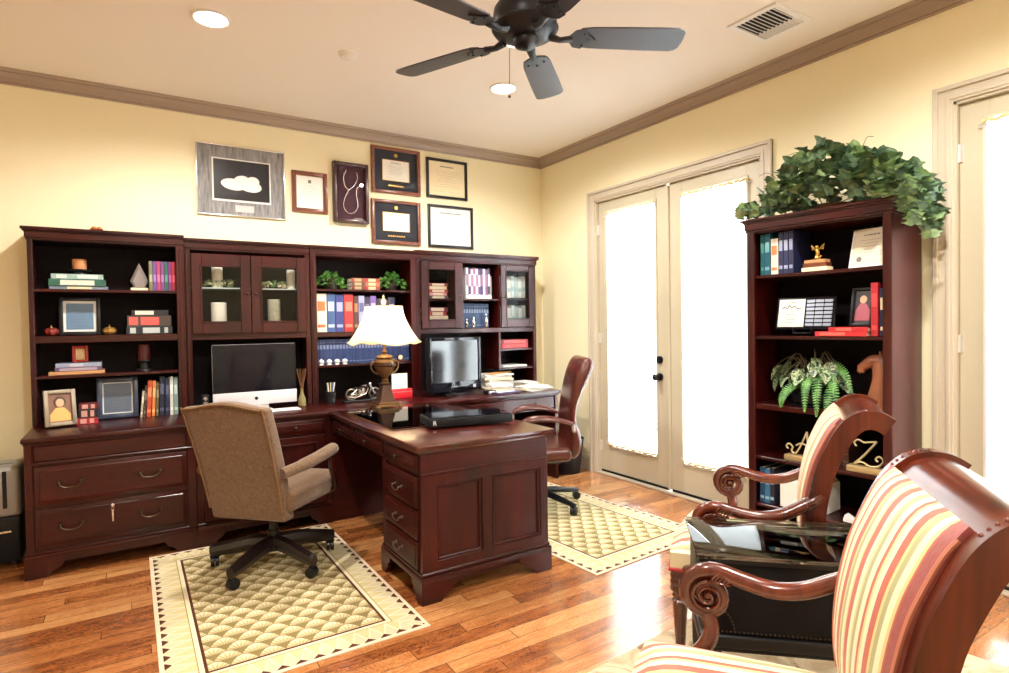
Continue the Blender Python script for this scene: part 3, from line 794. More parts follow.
# third shelf
z = 1.063
book('orange-edged flat book under the small red frame', (-.278, Y1, z), .02, .2, .285, (196, 146, 96), lie=True, group='books under the small red frame')
book('mauve flat book in the middle of the pile under the small red frame', (-.27, Y1, z+.0205), .024, .2, .24, (96, 78, 106), lie=True, group='books under the small red frame', band=((.1, .9),), lab2=(170, 150, 170))
book('pale blue flat book on top of the pile under the small red frame', (-.268, Y1, z+.045), .025, .19, .235, (150, 158, 184), lie=True, group='books under the small red frame', band=((.3, .6),), lab2=(190, 190, 204))
# bottom compartment
z = ZT
xx = .05
for th, h, c, nm, tl in ((.012, .17, (180, 170, 150), 'thin white', .10), (.014, .2, (60, 52, 40), 'thin brown', .08), (.026, .24, (176, 70, 36), 'orange', .06), (.018, .235, (206, 120, 60), 'orange and cream', .05), (.016, .22, (88, 78, 50), 'olive', .04), (.03, .262, (22, 28, 52), 'tall navy', .03), (.024, .25, (30, 36, 66), 'navy', .02), (.02, .255, (216, 218, 214), 'white', .01), (.024, .25, (150, 176, 172), 'pale green', 0)):
    book('%s upright book right of the blue certificate on the left counter' % nm, (xx, 4.535, z), th, .17, h, c, tilt=tl, group='books right of the blue certificate', band=TITLE, lab2=tuple(min(255, q+60) for q in c)); xx += th+.0045
for k, (w_, th, c, nm) in enumerate(((.105, .038, (164, 26, 40), 'red'), (.10, .052, (30, 26, 28), 'black'), (.10, .034, (92, 26, 34), 'dark red'))):
    book('small %s flat book in the pile beside the wedding photo' % nm, (-.225+.004*k, 4.42, z+(0, .0385, .091)[k]), th, .09, w_, c, lie=True, group='small books beside the wedding photo', band=((.15, .45), (.6, .8)), lab2=(206, 150, 140))
# open hutch shelf two: large books
z = 1.296
xx = 1.196
for th, h, c, nm, lc in ((.082, .292, (226, 218, 208), 'thick white and orange', (220, 110, 60)), (.066, .29, (54, 84, 136), 'thick mid blue', (180, 200, 220)), (.066, .285, (44, 54, 120), 'thick blue', (150, 160, 200)), (.076, .29, (164, 34, 34), 'thick red', (210, 120, 100)),
                        (.04, .275, (70, 40, 34), 'brown', (150, 110, 80)), (.05, .28, (150, 154, 190), 'pale lilac', (90, 90, 140)), (.045, .27, (54, 44, 70), 'dark violet', (120, 110, 140)), (.05, .28, (112, 88, 160), 'purple', (180, 170, 210)), (.05, .26, (50, 40, 60), 'dark plum', (120, 100, 120)), (.05, .25, (90, 50, 44), 'dull red', (160, 120, 90)), (.06, .27, (30, 34, 60), 'dark blue', (150, 150, 180))):
    book('%s upright book on the middle shelf behind the lamp' % nm, (xx, 4.52, z), th-.003, .2, h, c, group='large books behind the lamp', band=TITLE, lab2=lc); xx += th
# blue set
z = 1.046
for k in range(30):
    book('slim navy blue volume of the long matching set behind the lamp', (1.193+k*.0253, 4.535, z), .0243, .16, .192, (36, 56, 104) if k % 2 else (32, 50, 98), group='navy volumes behind the lamp', band=((.1, .13), (.62, .78), (.86, .88)), lab2=(110, 124, 160))
# top shelf small books between plants
z = 1.623
for k, (c, nm) in enumerate((((110, 44, 40), 'lowest maroon'), ((96, 70, 60), 'middle brown'), ((140, 60, 50), 'topmost dull red'))):
    book('%s book of the short stack left, between the two green plants' % nm, (1.54, 4.55, z+k*.0315), .031, .13, .11, c, lie=True, group='left stack between the plants', band=((.2, .7),), lab2=(170, 150, 110))
for k, (c, nm) in enumerate((((150, 50, 44), 'lowest red'), ((176, 96, 80), 'middle salmon'), ((150, 60, 56), 'topmost red'))):
    book('%s book of the short stack right, between the two green plants' % nm, (1.655, 4.55, z+k*.0315), .031, .13, .12, c, lie=True, group='right stack between the plants', band=((.2, .7),), lab2=(206, 180, 140))
# office hutch left door books
z = 1.561
for k, (c, nm) in enumerate((((70, 56, 60), 'dark grey'), ((180, 120, 120), 'pink'), ((150, 40, 40), 'red'), ((200, 180, 140), 'cream'), ((120, 40, 36), 'maroon'))):
    book('%s flat book on the upper shelf behind the left narrow glass door' % nm, (2.24, 4.56, z+k*.027), .026, .15, .19-(k % 2)*.03, c, lie=True, group='books behind the left narrow glass door', band=((.2, .8),), lab2=(200, 180, 160))
z = 1.306
for k, (c, nm) in enumerate((((90, 84, 60), 'olive'), ((60, 60, 58), 'charcoal'), ((214, 200, 170), 'cream'), ((150, 44, 44), 'red'), ((110, 40, 60), 'wine'))):
    book('%s flat book on the lower shelf behind the left narrow glass door' % nm, (2.23, 4.56, z+k*.0365), .036, .15, .2-(k % 2)*.03, c, lie=True, group='books behind the left narrow glass door', band=((.2, .8),), lab2=(200, 180, 160))
# middle: purple and white magazines in a holder
z = 1.563
cs = ((206, 200, 212), (76, 60, 110), (200, 190, 206), (150, 90, 130), (222, 216, 222), (90, 70, 120), (60, 50, 90), (214, 206, 214), (120, 80, 120), (60, 56, 76))
nms = ('white leftmost', 'violet', 'pale grey', 'rose', 'bright white', 'lilac', 'deep indigo', 'off-white', 'mauve', 'dark rightmost')
t = thing('magazine_holder', 'white wire magazine holder between the two narrow glass doors', 'magazine holder', (2.603, 4.50, z))
a = MB(); a.box(-.13, .13, 0, .2, 0, .006, .002).box(-.13, .13, -.004, 0, 0, .03, .001); a.build('tray', M_white, t)
pieces('end_plate', M_white, t, [(-.13, -.127, 0, .2, 0, .2), (.127, .13, 0, .2, 0, .2)], world=False, b=0)
for k in range(10):
    book('%s journal in the white magazine holder' % nms[k], (2.479+k*.0245, 4.503, z+.0065), .0235, .19, .262-(k % 3)*.006, cs[k], group='journals in the magazine holder', band=((.06, .12), (.4, .8)), lab2=(236, 230, 236) if k % 2 else (150, 110, 150), name='journal')
z = 1.306
for k in range(10):
    book('dark blue volume behind the silver figurines', (2.478+k*.026, 4.56, z), .025, .16, .215, (40, 58, 92), group='blue volumes behind the silver figurines', band=((.1, .13), (.62, .78), (.86, .88)), lab2=(120, 134, 160))
z = 1.114
for k, (c, nm) in enumerate((((170, 40, 50), 'lower red'), ((120, 36, 44), 'upper maroon'))):
    book('%s flat binder in the cubby below the right glass door' % nm, (2.99, 4.52, z+k*.0405), .04, .2, .29, c, lie=True, group='binders in the cubby', name='binder', band=((.1, .9),), lab2=(200, 90, 90))
t = tag(MB().box(-.13, .13, 0, .2, 0, .016, .002).build('paper_tray_stack', M_paper, loc=(2.985, 4.51, .9435)), 'thin stack of white paper on the lowest cubby shelf', 'paper')
# right glass door: white stacked paper and folders
for k, z in enumerate((1.306, 1.576)):
    for j in range(7):
        h = .2-(j % 3)*.012
        book('%s white folder behind the right narrow glass door, %s shelf' % (('leftmost', 'second', 'third', 'fourth', 'fifth', 'sixth', 'rightmost')[j], ('lower', 'upper')[k]), (2.845+j*.04, 4.535, z), .038, .16, h, ((214, 222, 222), (190, 206, 210), (232, 232, 226))[j % 3], group='white folders behind the right glass door', name='folder', band=((.3, .5),), lab2=(160, 190, 196))
# tall bookcase books
z = 1.593
for lx, th, h, c, nm, lc in ((-.325, .022, .235, (36, 108, 116), 'teal leftmost', (90, 160, 160)), (-.301, .034, .238, (30, 96, 120), 'blue-green', (120, 180, 190)), (-.262, .042, .205, (226, 220, 212), 'white with orange foot', (220, 130, 80)), (-.216, .026, .238, (30, 36, 74), 'navy', (150, 160, 190)), (-.188, .028, .238, (34, 40, 84), 'ribbed navy', (160, 170, 200)), (-.158, .026, .24, (28, 32, 66), 'dark navy rightmost', (140, 150, 180))):
    book('%s upright book on the top shelf of the tall bookcase' % nm, bc(lx, .045, z), th, .19, h, c, rz=BR, group='books on the tall bookcase top shelf', band=TITLE, lab2=lc)
z = 1.244
book('red upright book leaning against the black photo frame in the tall bookcase', bc(.268, .03, z), .032, .2, .268, (160, 24, 34), rz=BR, group='books on the tall bookcase second shelf', band=TITLE, lab2=(200, 60, 60))
book('dark blue upright book at the right end of the tall bookcase second shelf', bc(.304, .04, z), .028, .2, .24, (24, 28, 60), rz=BR, group='books on the tall bookcase second shelf', band=TITLE)
book('larger red flat book lying at the bottom on the second shelf', bc(.13, .005, z), .024, .17, .255, (186, 28, 36), rz=BR, lie=True, group='red books lying on the second shelf', band=((.1, .6),), lab2=(220, 90, 80))
book('smaller red flat book lying on top on the second shelf', bc(.165, .012, z+.0245), .022, .15, .19, (170, 26, 34), rz=BR, lie=True, group='red books lying on the second shelf', band=((.2, .6),), lab2=(220, 90, 80))
z = .546
for k, (c, nm) in enumerate((((60, 26, 22), 'dark maroon'), ((40, 26, 22), 'dark brown'), ((30, 26, 30), 'black'), ((56, 30, 22), 'brown'))):
    book('%s upright book held between the letter bookends' % nm, bc(-.0+k*.034, .09, z), .032, .18, .2, c, rz=BR, group='books between the bookends', band=RIBS, lab2=(120, 90, 50))
z = .271
for k, (th, h, c, nm) in enumerate(((.03, .205, (30, 70, 110), 'blue'), (.03, .2, (50, 110, 150), 'light blue'), (.026, .21, (30, 34, 50), 'dark slate'))):
    book('%s upright book at the left of the low shelf of the tall bookcase' % nm, bc(-.33+k*.031, .03, z), th, .2, h, c, rz=BR, group='books on the low shelf', band=TITLE, lab2=(140, 180, 200))
t = thing('paper_box', 'white open box of papers on the low shelf behind the far armchair', 'box', bc(-.09, .03, .271), BR)
MB().box(-.12, .12, 0, .2, 0, .16, .004).build('box_body', M_paper, t); a = MB()
for k in range(4): a.M = Matrix.Rotation(.05*(k-1.5), 4, 'Z'); a.box(-.11, .11, .01, .19, .161+k*.005, .165+k*.005)
a.build('papers', M_cream, t)
t = tag(MB().box(-.03, .03, 0, .05, 0, .012, .003).prism([(-.03, .012), (.03, .012), (-.02, .04)], 'y', .0, .045).build('white_ornament', M_white, loc=bc(.16, .03, .271), rz=BR), 'small white pointed ornament low on the tall bookcase', 'ornament')

# ------------------------------------------------------------------ framed things
M_frbrown = wood('frame_wood', srgb(70, 28, 16), srgb(122, 62, 36), .35, 0, .2)
M_greymat = None
def _gm():
    m, nt, b = newmat('grey_silk_mat'); x, y, z, v = coords(nt)
    f = noise(nt, comb(nt, x*60.0, y*60.0, z*8.0), 1, 4, .7)
    lk(nt, ramp(nt, f, [(.3, srgb(92, 90, 92)), (.7, srgb(158, 155, 156))]), b.inputs['Base Color']); b.inputs['Roughness'].default_value = .7; return m
M_greymat = _gm()
def text_lines(mb, x0, x1, z0, z1, n, y, seed=1, hgt=.0022, center=True):
    r = random.Random(seed)
    for k in range(n):
        z = z1-(k+.5)*(z1-z0)/n; wdt = (x1-x0)*r.uniform(.45, .95); cx = (x0+x1)/2 if center else x0+wdt/2
        a = cx-wdt/2
        while a < cx+wdt/2-.002:
            q = r.uniform(.006, .02); mb.box(a, min(a+q, cx+wdt/2), y-.0006, y, z-hgt/2, z+hgt/2); a += q+.004
def framed(name, label, cat, loc, rz, w, h, fw, fm, mm=None, mw_=0, mwz=None, print_m=None, extra=None, group=None, depth=.02, tilt=0, glass=True, mws=None):
    """origin bottom centre, faces -y; mw_ = mat width (sides), mwz = (bottom, top)"""
    t = thing(name, label, cat, loc, rz, group)
    if tilt: t.rotation_euler = (tilt, 0, rz)
    a = MB(); H = w/2
    for x0, x1, z0, z1 in ((-H, -H+fw, 0, h), (H-fw, H, 0, h), (-H+fw-.0005, H-fw+.0005, 0.0002, fw), (-H+fw-.0005, H-fw+.0005, h-fw, h-.0002)): a.box(x0, x1, -depth, 0, z0, z1, min(.003, fw*.3), 2)
    a.build('frame', fm, t)
    lo, hi = mwz or (mw_, mw_); y = -depth*.35
    if mm is not None:
        MB().box(-H+fw, H-fw, y+.002, y+.005, fw, h-fw).build('mat_board', mm, t)
    pm = MB(); pm.box(-H+fw+mw_, H-fw-mw_, y, y+.0019, fw+lo, h-fw-hi)
    if extra:
        pm.m(1); extra(pm, -H+fw+mw_, H-fw-mw_, fw+lo, h-fw-hi, y)
    pm.build('print', [print_m or M_paper, M_ink, M_gold, M_navymat], t)
    return t
FW = YW
def cert(seed, n=7, seal=None, dense=False, title=True):
    def f(mb, x0, x1, z0, z1, y):
        w, h = x1-x0, z1-z0
        if title: text_lines(mb, x0+w*.15, x1-w*.15, z0+h*.8, z0+h*.92, 1, y, seed, h*.035)
        text_lines(mb, x0+w*.12, x1-w*.12, z0+h*.25, z0+h*.76, n, y, seed+1, .0016)
        for q in (.14, .58): mb.box(x0+w*q, x0+w*(q+.28), y-.0005, y, z0+h*.13, z0+h*.135)
        if seal: mb.m(seal[0]); mb.cyl((x0+w*seal[1], y-.001, z0+h*seal[2]), (x0+w*seal[1], y, z0+h*seal[2]), seal[3], 20)
    return f
def booties(mb, x0, x1, z0, z1, y):
    pass
t = framed('framed_photograph', 'large silver framed photograph of small white booties on a grey mat', 'picture', (.739, FW, 2.163), 0, .612, .517, .009, M_silver, M_greymat, .095, (.1, .085), M_paper, None)
a = MB(); a.box(-.192, .192, -.0115, -.0105, .123, .413); a.m(1)
for cx, cz, rx, rz_, an in ((-.06, .235, .085, .042, -.1), (.05, .235, .085, .045, -.15), (-.005, .275, .05, .03, .2), (.075, .27, .045, .035, .0)):
    pts = [(cx+rx*cos(q*pi/14)*cos(an)-rz_*sin(q*pi/14)*sin(an), -.012-.0008*(an != 0), cz+rx*cos(q*pi/14)*sin(an)+rz_*sin(q*pi/14)*cos(an)) for q in range(28)]
    a.loft([pts, [(p[0]*.7+cx*.3, p[1]-.0006, p[2]*.7+cz*.3) for p in pts]])
a.m(0); a.loft([[(.045+.018*cos(q), -.0128, .265+.01*sin(q)) for q in [k*pi/8 for k in range(16)]], [(.045+.012*cos(q), -.0132, .265+.006*sin(q)) for q in [k*pi/8 for k in range(16)]]])
a.m(2).box(-.05, .08, -.0095, -.0085, .035, .085)
a.build('photograph', [plain('photo_dark', srgb(34, 32, 38), .3), plain('photo_white', srgb(236, 232, 228), .6), plain('plate_grey', srgb(190, 188, 186), .5)], t)
framed('framed_certificate', 'small brown wood framed white certificate with a dark emblem', 'certificate', (1.233, FW, 2.238), 0, .276, .322, .034, M_frbrown, None, 0, None, M_paper,
       lambda mb, x0, x1, z0, z1, y: (mb.box(-.012, .012, y-.001, y, z1-.055, z1-.03), text_lines(mb, x0+.03, x1-.03, z0+.03, z1-.07, 8, y, 3, .0012)))
# shadow box with stethoscope
t = thing('shadow_box', 'deep dark maroon shadow box holding a silver stethoscope', 'shadow box', (1.557, FW, 2.18), 0)
a = MB(); w, h = .146, .487
for q in ((-w, -w+.028, 0, h), (w-.028, w, 0, h), (-w+.0275, w-.0275, .0003, .028), (-w+.0275, w-.0275, h-.028, h-.0003)): a.box(q[0], q[1], -.05, 0, q[2], q[3], .004, 2)
a.build('frame', wood('shadow_box_wood', srgb(34, 12, 14), srgb(64, 26, 26), .35, 2), t)
MB().box(-w+.028, w-.028, -.012, -.004, .028, h-.028).build('backing', plain('plum_velvet', srgb(58, 26, 38), .9), t)
a = MB(); y = -.018
a.box(.03, .11, y+.003, y+.006, .04, .046)
def sm(pts, n=6):
    out = []; P = [Vector(p) for p in pts]
    for i in range(len(P)-1):
        p0, p1, p2, p3 = P[max(i-1, 0)], P[i], P[i+1], P[min(i+2, len(P)-1)]
        for k in range(n):
            t_ = k/n; out.append(.5*((2*p1)+(p2-p0)*t_+(2*p0-5*p1+4*p2-p3)*t_*t_+(3*p1-p0-3*p2+p3)*t_**3))
    out.append(P[-1]); return out
a.build('name_plate', M_pewter, t)
a = MB(); a.tube(sm([(-.035, y, .42), (-.055, y, .37), (-.045, y, .3), (-.02, y, .265), (-.045, y, .21), (-.06, y, .14), (-.03, y, .085), (.02, y, .085), (.06, y, .14), (.05, y, .22), (.055, y, .29), (.085, y, .31)]), .0045, 8)
a.tube(sm([(.055, y, .41), (.06, y, .37), (.03, y, .31), (-.02, y, .265)]), .004, 8)
a.cyl((.09, y-.008, .318), (.09, y+.004, .318), .014, 16); a.sph((-.035, y, .425), .007); a.sph((.054, y, .418), .007)
tag(a.build('stethoscope', M_silver, loc=(1.557, FW, 2.18)), 'silver stethoscope mounted inside the dark shadow box', 'stethoscope')
gold_seal = (2, .5, 1.12, .013)
def diploma(label, x, z, w, h):
    t = framed('framed_diploma', label, 'diploma', (x, FW, z), 0, w, h, .028, M_frbrown, M_navymat, .075, (.085, .075), M_paper, cert(int(x*100+z*50), 7), group='diplomas in brown frames', depth=.026)
    a = MB(); a.cyl((0, -.012, h-.062), (0, -.009, h-.062), .016, 20); a.build('gold_emblem', M_gold, t)
    a = MB(); text_lines(a, -.085, .085, .062, .078, 1, -.009, int(z*10), .011); a.build('gold_lettering', M_gold, t)
    a = MB()
    for q in ((-w/2+.1, w/2-.1, .11, .113), (-w/2+.1, w/2-.1, h-.106, h-.103)): a.box(q[0], q[1], -.0135, -.009, q[2], q[3])
    for s in (-1, 1): a.box(s*(w/2-.1)-.0015, s*(w/2-.1)+.0015, -.0134, -.009, .1105, h-.1035)
    a.build('fillet', M_gold, t)
diploma('upper of the two brown framed diplomas with black mats', 1.960, 2.460, .443, .39)
diploma('lower of the two brown framed diplomas with black mats', 1.955, 2.032, .443, .373)
framed('framed_diploma', 'black framed cream certificate, highest at the right of the wall group', 'diploma', (2.447, FW, 2.468), 0, .408, .352, .024, M_black, None, 0, None, M_cream, cert(21, 8), group='certificates in black frames')
framed('framed_diploma', 'black framed white certificate, lowest at the right of the wall group', 'diploma', (2.478, FW, 2.030), 0, .455, .38, .024, M_black, M_paper, .0, None, M_paper, cert(33, 5), group='certificates in black frames')

# left hutch frames
def bluecert(seed, n=7):
    def f(mb, x0, x1, z0, z1, y): mb.m(1); text_lines(mb, x0+.02, x1-.02, z0+.015, z1-.015, n, y, seed, .0035)
    return f
M_bluep = plain('blue_print', srgb(96, 128, 160), .4); M_bluegrey = plain('blue_grey_print', srgb(86, 98, 116), .35)
framed('framed_certificate', 'white certificate in a black frame between the two round ornaments', 'certificate', (-.258, 4.60, 1.306), 0, .215, .24, .022, M_black, M_paper, .015, None, M_bluep, bluecert(5), tilt=radians(-6))
framed('small_picture', 'tiny red framed picture on the pile of pale books', 'picture', (-.262, 4.60, 1.1345), 0, .082, .104, .018, plain('red_frame', srgb(160, 36, 24), .4), M_cream, .004, None, M_gold2, None, tilt=radians(-5))
framed('framed_certificate', 'blue-grey framed certificate with a white border on the left counter', 'certificate', (-.07, 4.58, ZT+.003), 0, .225, .262, .03, plain('slate_frame', srgb(52, 62, 84), .3), M_paper, .007, None, M_bluegrey, bluecert(9, 8), tilt=radians(-7))
t = framed('wedding_photo', 'pale silver framed portrait photo leaning at the left end of the counter', 'picture', (-.352, 4.37, ZT+.008), radians(14), .155, .215, .022, plain('champagne_frame', srgb(140, 128, 112), .35, .5), None, 0, None, plain('photo_warm', srgb(120, 78, 54), .4), None, tilt=radians(-12))
a = MB(); a.sph((0, -.0112, .137), .021, (1, .08, 1.25)); a.m(1); a.sph((.0, -.0095, .144), .030, (1, .06, 1.1)); a.m(2); a.loft([[(-.05, -.0078, .03), (.05, -.0078, .03), (.05, -.0078, .07), (.02, -.0078, .11), (-.02, -.0078, .11), (-.05, -.0078, .07)], [(-.045, -.009, .03), (.045, -.009, .03), (.045, -.009, .068), (.018, -.009, .105), (-.018, -.009, .105), (-.045, -.009, .068)]])
a.build('portrait', [plain('skin_tone', srgb(206, 160, 126), .6), plain('photo_hair', srgb(60, 40, 30), .6), plain('photo_gold', srgb(214, 164, 92), .6)], t)
a = MB(); a.box(-.012, .012, 0, .09, 0, .004); a.M = None; a.build('easel_back', M_black, t)

# ornaments of the left hutch
t = thing('candle', 'short tan pillar candle on a dark footed stand, on the stack of green books', 'candle', (-.255, 4.63, 1.6895))
MB().lathe((0, 0, 0), [(0, 0), (.06, 0), (.058, .006), (.025, .012), (.025, .02), (.062, .026), (.064, .034), (0, .034)], 28).build('stand', M_black, t)
MB().lathe((0, 0, .0345), [(0, 0), (.038, 0), (.038, .062), (.034, .066), (.02, .062), (0, .06)], 28).build('wax', plain('tan_wax', srgb(188, 124, 78), .5), t)
t = thing('arrowhead_award', 'grey kite-shaped arrowhead award on a cream base', 'award', (.068, 4.60, 1.5925))
MB().box(-.05, .05, -.02, .02, 0, .02, .003).build('base', M_cream, t)
MB().loft([[(-.03, 0, .021), (.03, 0, .021), (.052, 0, .065), (0, 0, .185), (-.052, 0, .065)], [(-.022, -.014, .026), (.022, -.014, .026), (.036, -.014, .066), (0, -.014, .15), (-.036, -.014, .066)]]).build('arrowhead', plain('stone_grey', srgb(138, 128, 128), .5), t)
def gourd(label, x, z, c, r):
    t = thing('round_ornament', label, 'ornament', (x, 4.575, z), 0, 'round ornaments on the second shelf')
    a = MB(); prof = [(0, 0), (.5, 0), (.85, .25), (1, .6), (.92, 1.0), (.6, 1.28), (.2, 1.36), (0, 1.34)]
    secs = []
    for rr, zz in prof: secs.append([((max(rr, .01)*r*(1+.06*cos(8*2*pi*j/48)))*cos(2*pi*j/48), (max(rr, .01)*r*(1+.06*cos(8*2*pi*j/48)))*sin(2*pi*j/48), zz*r) for j in range(48)])
    a.loft(secs); a.build('body', c, t)
    MB().lathe((0, 0, 1.33*r), [(0, 0), (.2*r, 0), (.1*r, .2*r), (.14*r, .4*r), (0, .45*r)], 12).build('finial', M_gold, t)
gourd('dark red ribbed round ornament at the left end of the second shelf', -.402, 1.306, plain('red_lacquer', srgb(128, 44, 36), .3, .2), .037)
gourd('gold ribbed round ornament right of the white certificate', -.104, 1.306, plain('gold_lacquer', srgb(170, 128, 62), .3, .6), .037)
t = thing('candle', 'dark red pillar candle in a black holder on the third shelf', 'candle', (.085, 4.63, 1.063))
MB().lathe((0, 0, 0), [(0, 0), (.055, 0), (.05, .012), (.03, .02), (.03, .05), (.05, .065), (.05, .07), (0, .07)], 28).build('holder', M_black, t)
MB().lathe((0, 0, .0705), [(0, 0), (.036, 0), (.036, .1), (.03, .105), (0, .1)], 28).build('wax', plain('wine_wax', srgb(84, 24, 24), .5), t)
t = thing('trinket_box', 'small red and gold trinket on top of the left hutch', 'ornament', (-.155, 4.53, 1.9605))
MB().box(-.034, .034, -.02, .02, 0, .016, .004).build('box_body', plain('red_gold', srgb(120, 40, 24), .4, .3), t)
a = MB(); a.sph((-.012, 0, .02), .013, (1.3, .8, .9)); a.sph((.016, 0, .02), .012, (1, .8, 1)); a.build('beads', M_gold, t)

# ------------------------------------------------------------------ greenery
def leaf(mb, p, r, yaw, pit, rol, kind='ivy'):
    mb.M = Matrix.Translation(p)@Matrix.Rotation(yaw, 4, 'Z')@Matrix.Rotation(pit, 4, 'X')@Matrix.Rotation(rol, 4, 'Y')
    if kind == 'ivy':
        half = [(0, 0), (.28, -.2), (.62, -.08), (.52, .22), (.9, .42), (.5, .6), (.36, .95), (0, 1.25)]
    else:
        half = [(0, 0), (.36, .25), (.46, .6), (.3, 1.0), (0, 1.35)]
    f = .22
    V = lambda x, y: (x*r, y*r, (abs(x)*f-.18*y*y)*r)
    c = (0, .45*r, -.02*r)
    for s in (1, -1):
        vs = [mb.bm.verts.new(V(s*x, y)) for x, y in half]
        cc = mb.bm.verts.new(c)
        for i in range(len(vs)-1):
            try: mb.bm.faces.new((cc, vs[i], vs[i+1]) if s > 0 else (cc, vs[i+1], vs[i]))
            except ValueError: pass
        mb._xf(vs+[cc])
    mb.M = None
rr = random.Random(4)
def interp(tab, q):
    for (a, b), (c, d) in zip(tab, tab[1:]):
        if q <= c: return b+(d-b)*(q-a)/(c-a)
    return tab[-1][1]
t = thing('ivy_garland', 'large bushy green ivy garland spilling over the top of the tall bookcase', 'plant', (BC[0], BC[1], 1.9155), BR)
env = [(-.48, .02), (-.40, .06), (-.33, .10), (-.24, .2), (-.1, .27), (.0, .34), (.06, .34), (.16, .29), (.28, .25), (.36, .2), (.42, .15), (.5, .03)]
a = MB(); b_ = MB(); st = MB()
def ivyleaf(x, y, z, i):
    r = rr.uniform(.036, .062); yaw = rr.uniform(-.9, .9)+pi+rr.choice((0, 0, .5, -.5)); pit = rr.uniform(-1.5, -.4) if 0 else rr.uniform(.2, 1.3)
    leaf(b_ if i % 7 in (0, 3) else a, (x, y, z), r, yaw, pit, rr.uniform(-.5, .5))
n = 0
for i in range(640):
    x = (rr.uniform(-.45, .50) if i % 4 else rr.uniform(-.25, .25)) if i % 3 else rr.uniform(.30, .50)
    top = interp(env, x)
    if x > .40:
        lo = top-.24; y = rr.uniform(-.08, .30); z = rr.uniform(lo, top)
        if x < .44 and z < .02: x = .44+rr.random()*.04
    elif x < -.4:
        y = rr.uniform(-.02, .2); z = rr.uniform(-.0, .05)+.015
    else:
        sft = rr.random(); z = max(.025, top*sft**.75); y = .11+rr.uniform(-.17, .14)*(1-.3*z/.35)
        if i % 6 == 0: z = rr.uniform(.0, .07); y = rr.uniform(-.075, -.035)
    ivyleaf(x, y, z, i)
for x0, y0, x1, y1, z1 in ((0, .12, -.42, .0, .03), (0, .12, .48, .12, -.05), (0, .14, -.2, .1, .24), (0, .14, .05, .14, .33), (0, .14, .25, .14, .25), (0, .12, -.35, .18, .12), (.1, .12, .44, .2, .12)):
    st.tube(sm([(x0, y0, .02), ((x0+x1)/2, (y0+y1)/2, max(.06, z1*.8)), (x1, y1, z1)]), .0025, 5)
for x0, z0, x1, z1 in ((-.25, .23, -.34, .27), (-.06, .3, -.16, .35), (.06, .33, .0, .375), (.2, .29, .27, .34)):
    st.tube(sm([(x0, .1, z0), ((x0+x1)/2, .07, (z0+z1)/2+.02), (x1, .06, z1-.01)]), .0015, 5)
a.build('leaves', M_ivy, t); b_.build('pale_leaves', M_ivy2, t); st.build('stems', M_stem, t)
t_pot = MB(); t_pot.lathe((0, .2, 0), [(0, 0), (.07, 0), (.085, .04), (.09, .05), (0, .05)], 20); t_pot.build('basket', plain('wicker', srgb(96, 66, 40), .8), t)

def little_plant(label, x):
    t = thing('potted_ivy', label, 'plant', (x, 4.60, 1.6225), 0, 'small green plants on the middle hutch')
    MB().lathe((0, 0, 0), [(0, 0), (.04, 0), (.052, .06), (.055, .065), (.046, .066), (.0, .06)], 20).build('pot', plain('dark_pot', srgb(40, 32, 28), .4), t)
    a = MB(); s2 = MB()
    for i in range(90):
        an = rr.uniform(0, 2*pi); d = rr.uniform(.02, .12); z = .14-.9*d+rr.uniform(-.03, .03)
        x_, y_ = d*cos(an)*1.05, d*sin(an)*.7-.01
        z = max(.008, z)
        leaf(a, (x_, y_, z), rr.uniform(.016, .026), rr.uniform(-1, 1)+pi, rr.uniform(.1, 1.3), rr.uniform(-.5, .5))
    for i in range(9):
        an = i*.7; s2.tube(sm([(0, 0, .06), (.05*cos(an), .04*sin(an), .1), (.1*cos(an), .07*sin(an), .04)]), .0015, 4)
    a.build('leaves', M_fern, t); s2.build('stems', M_stem, t)
little_plant('small bright green potted plant at the left of the middle hutch top shelf', 1.335)
little_plant('small bright green potted plant at the right of the middle hutch top shelf', 1.832)

# fern and prayer plant in the tall bookcase
t = thing('potted_fern', 'bright green fern and patterned leaf plant in a black pot on the middle shelf', 'plant', bc(-.08, .17, .8505), BR)
MB().lathe((0, 0, 0), [(0, 0), (.09, 0), (.115, .02), (.12, .07), (.125, .075), (.11, .08), (0, .07)], 28).build('pot', M_black, t)
MB().lathe((0, 0, 0), [(0, 0), (.13, 0), (.135, .008), (0, .008)], 28).build('saucer', M_black, t)
def calmat():
    m, nt, b = newmat('patterned_leaf'); x, y, z, v = coords(nt); f = noise(nt, v, 55, 1)
    lk(nt, ramp(nt, f, [(.4, srgb(40, 66, 44)), (.5, srgb(186, 200, 160)), (.62, srgb(86, 116, 72))]), b.inputs['Base Color']); b.inputs['Roughness'].default_value = .4; return m
M_cal = calmat()
a = MB(); s2 = MB()
for i in range(30):
    an = rr.uniform(pi*.75, pi*2.25); L = rr.uniform(.1, .24); hx = L*cos(an)*.98; hy = -abs(L*sin(an))*.62; hz = .12+rr.uniform(.04, .24)*(1-L/.36)
    hx = max(-.25, min(.2, hx))
    s2.tube(sm([(0, 0, .07), (hx*.5, hy*.5, hz+.06), (hx, hy, hz)], 4), .0018, 4)
    leaf(a, (hx*.8, hy*.8, hz+.015), rr.uniform(.06, .085), atan2(hy, hx)-pi/2+rr.uniform(-.3, .3), rr.uniform(-1.3, -.45), rr.uniform(-.4, .4), 'long')
a.build('patterned_leaves', M_cal, t)
fr = MB()
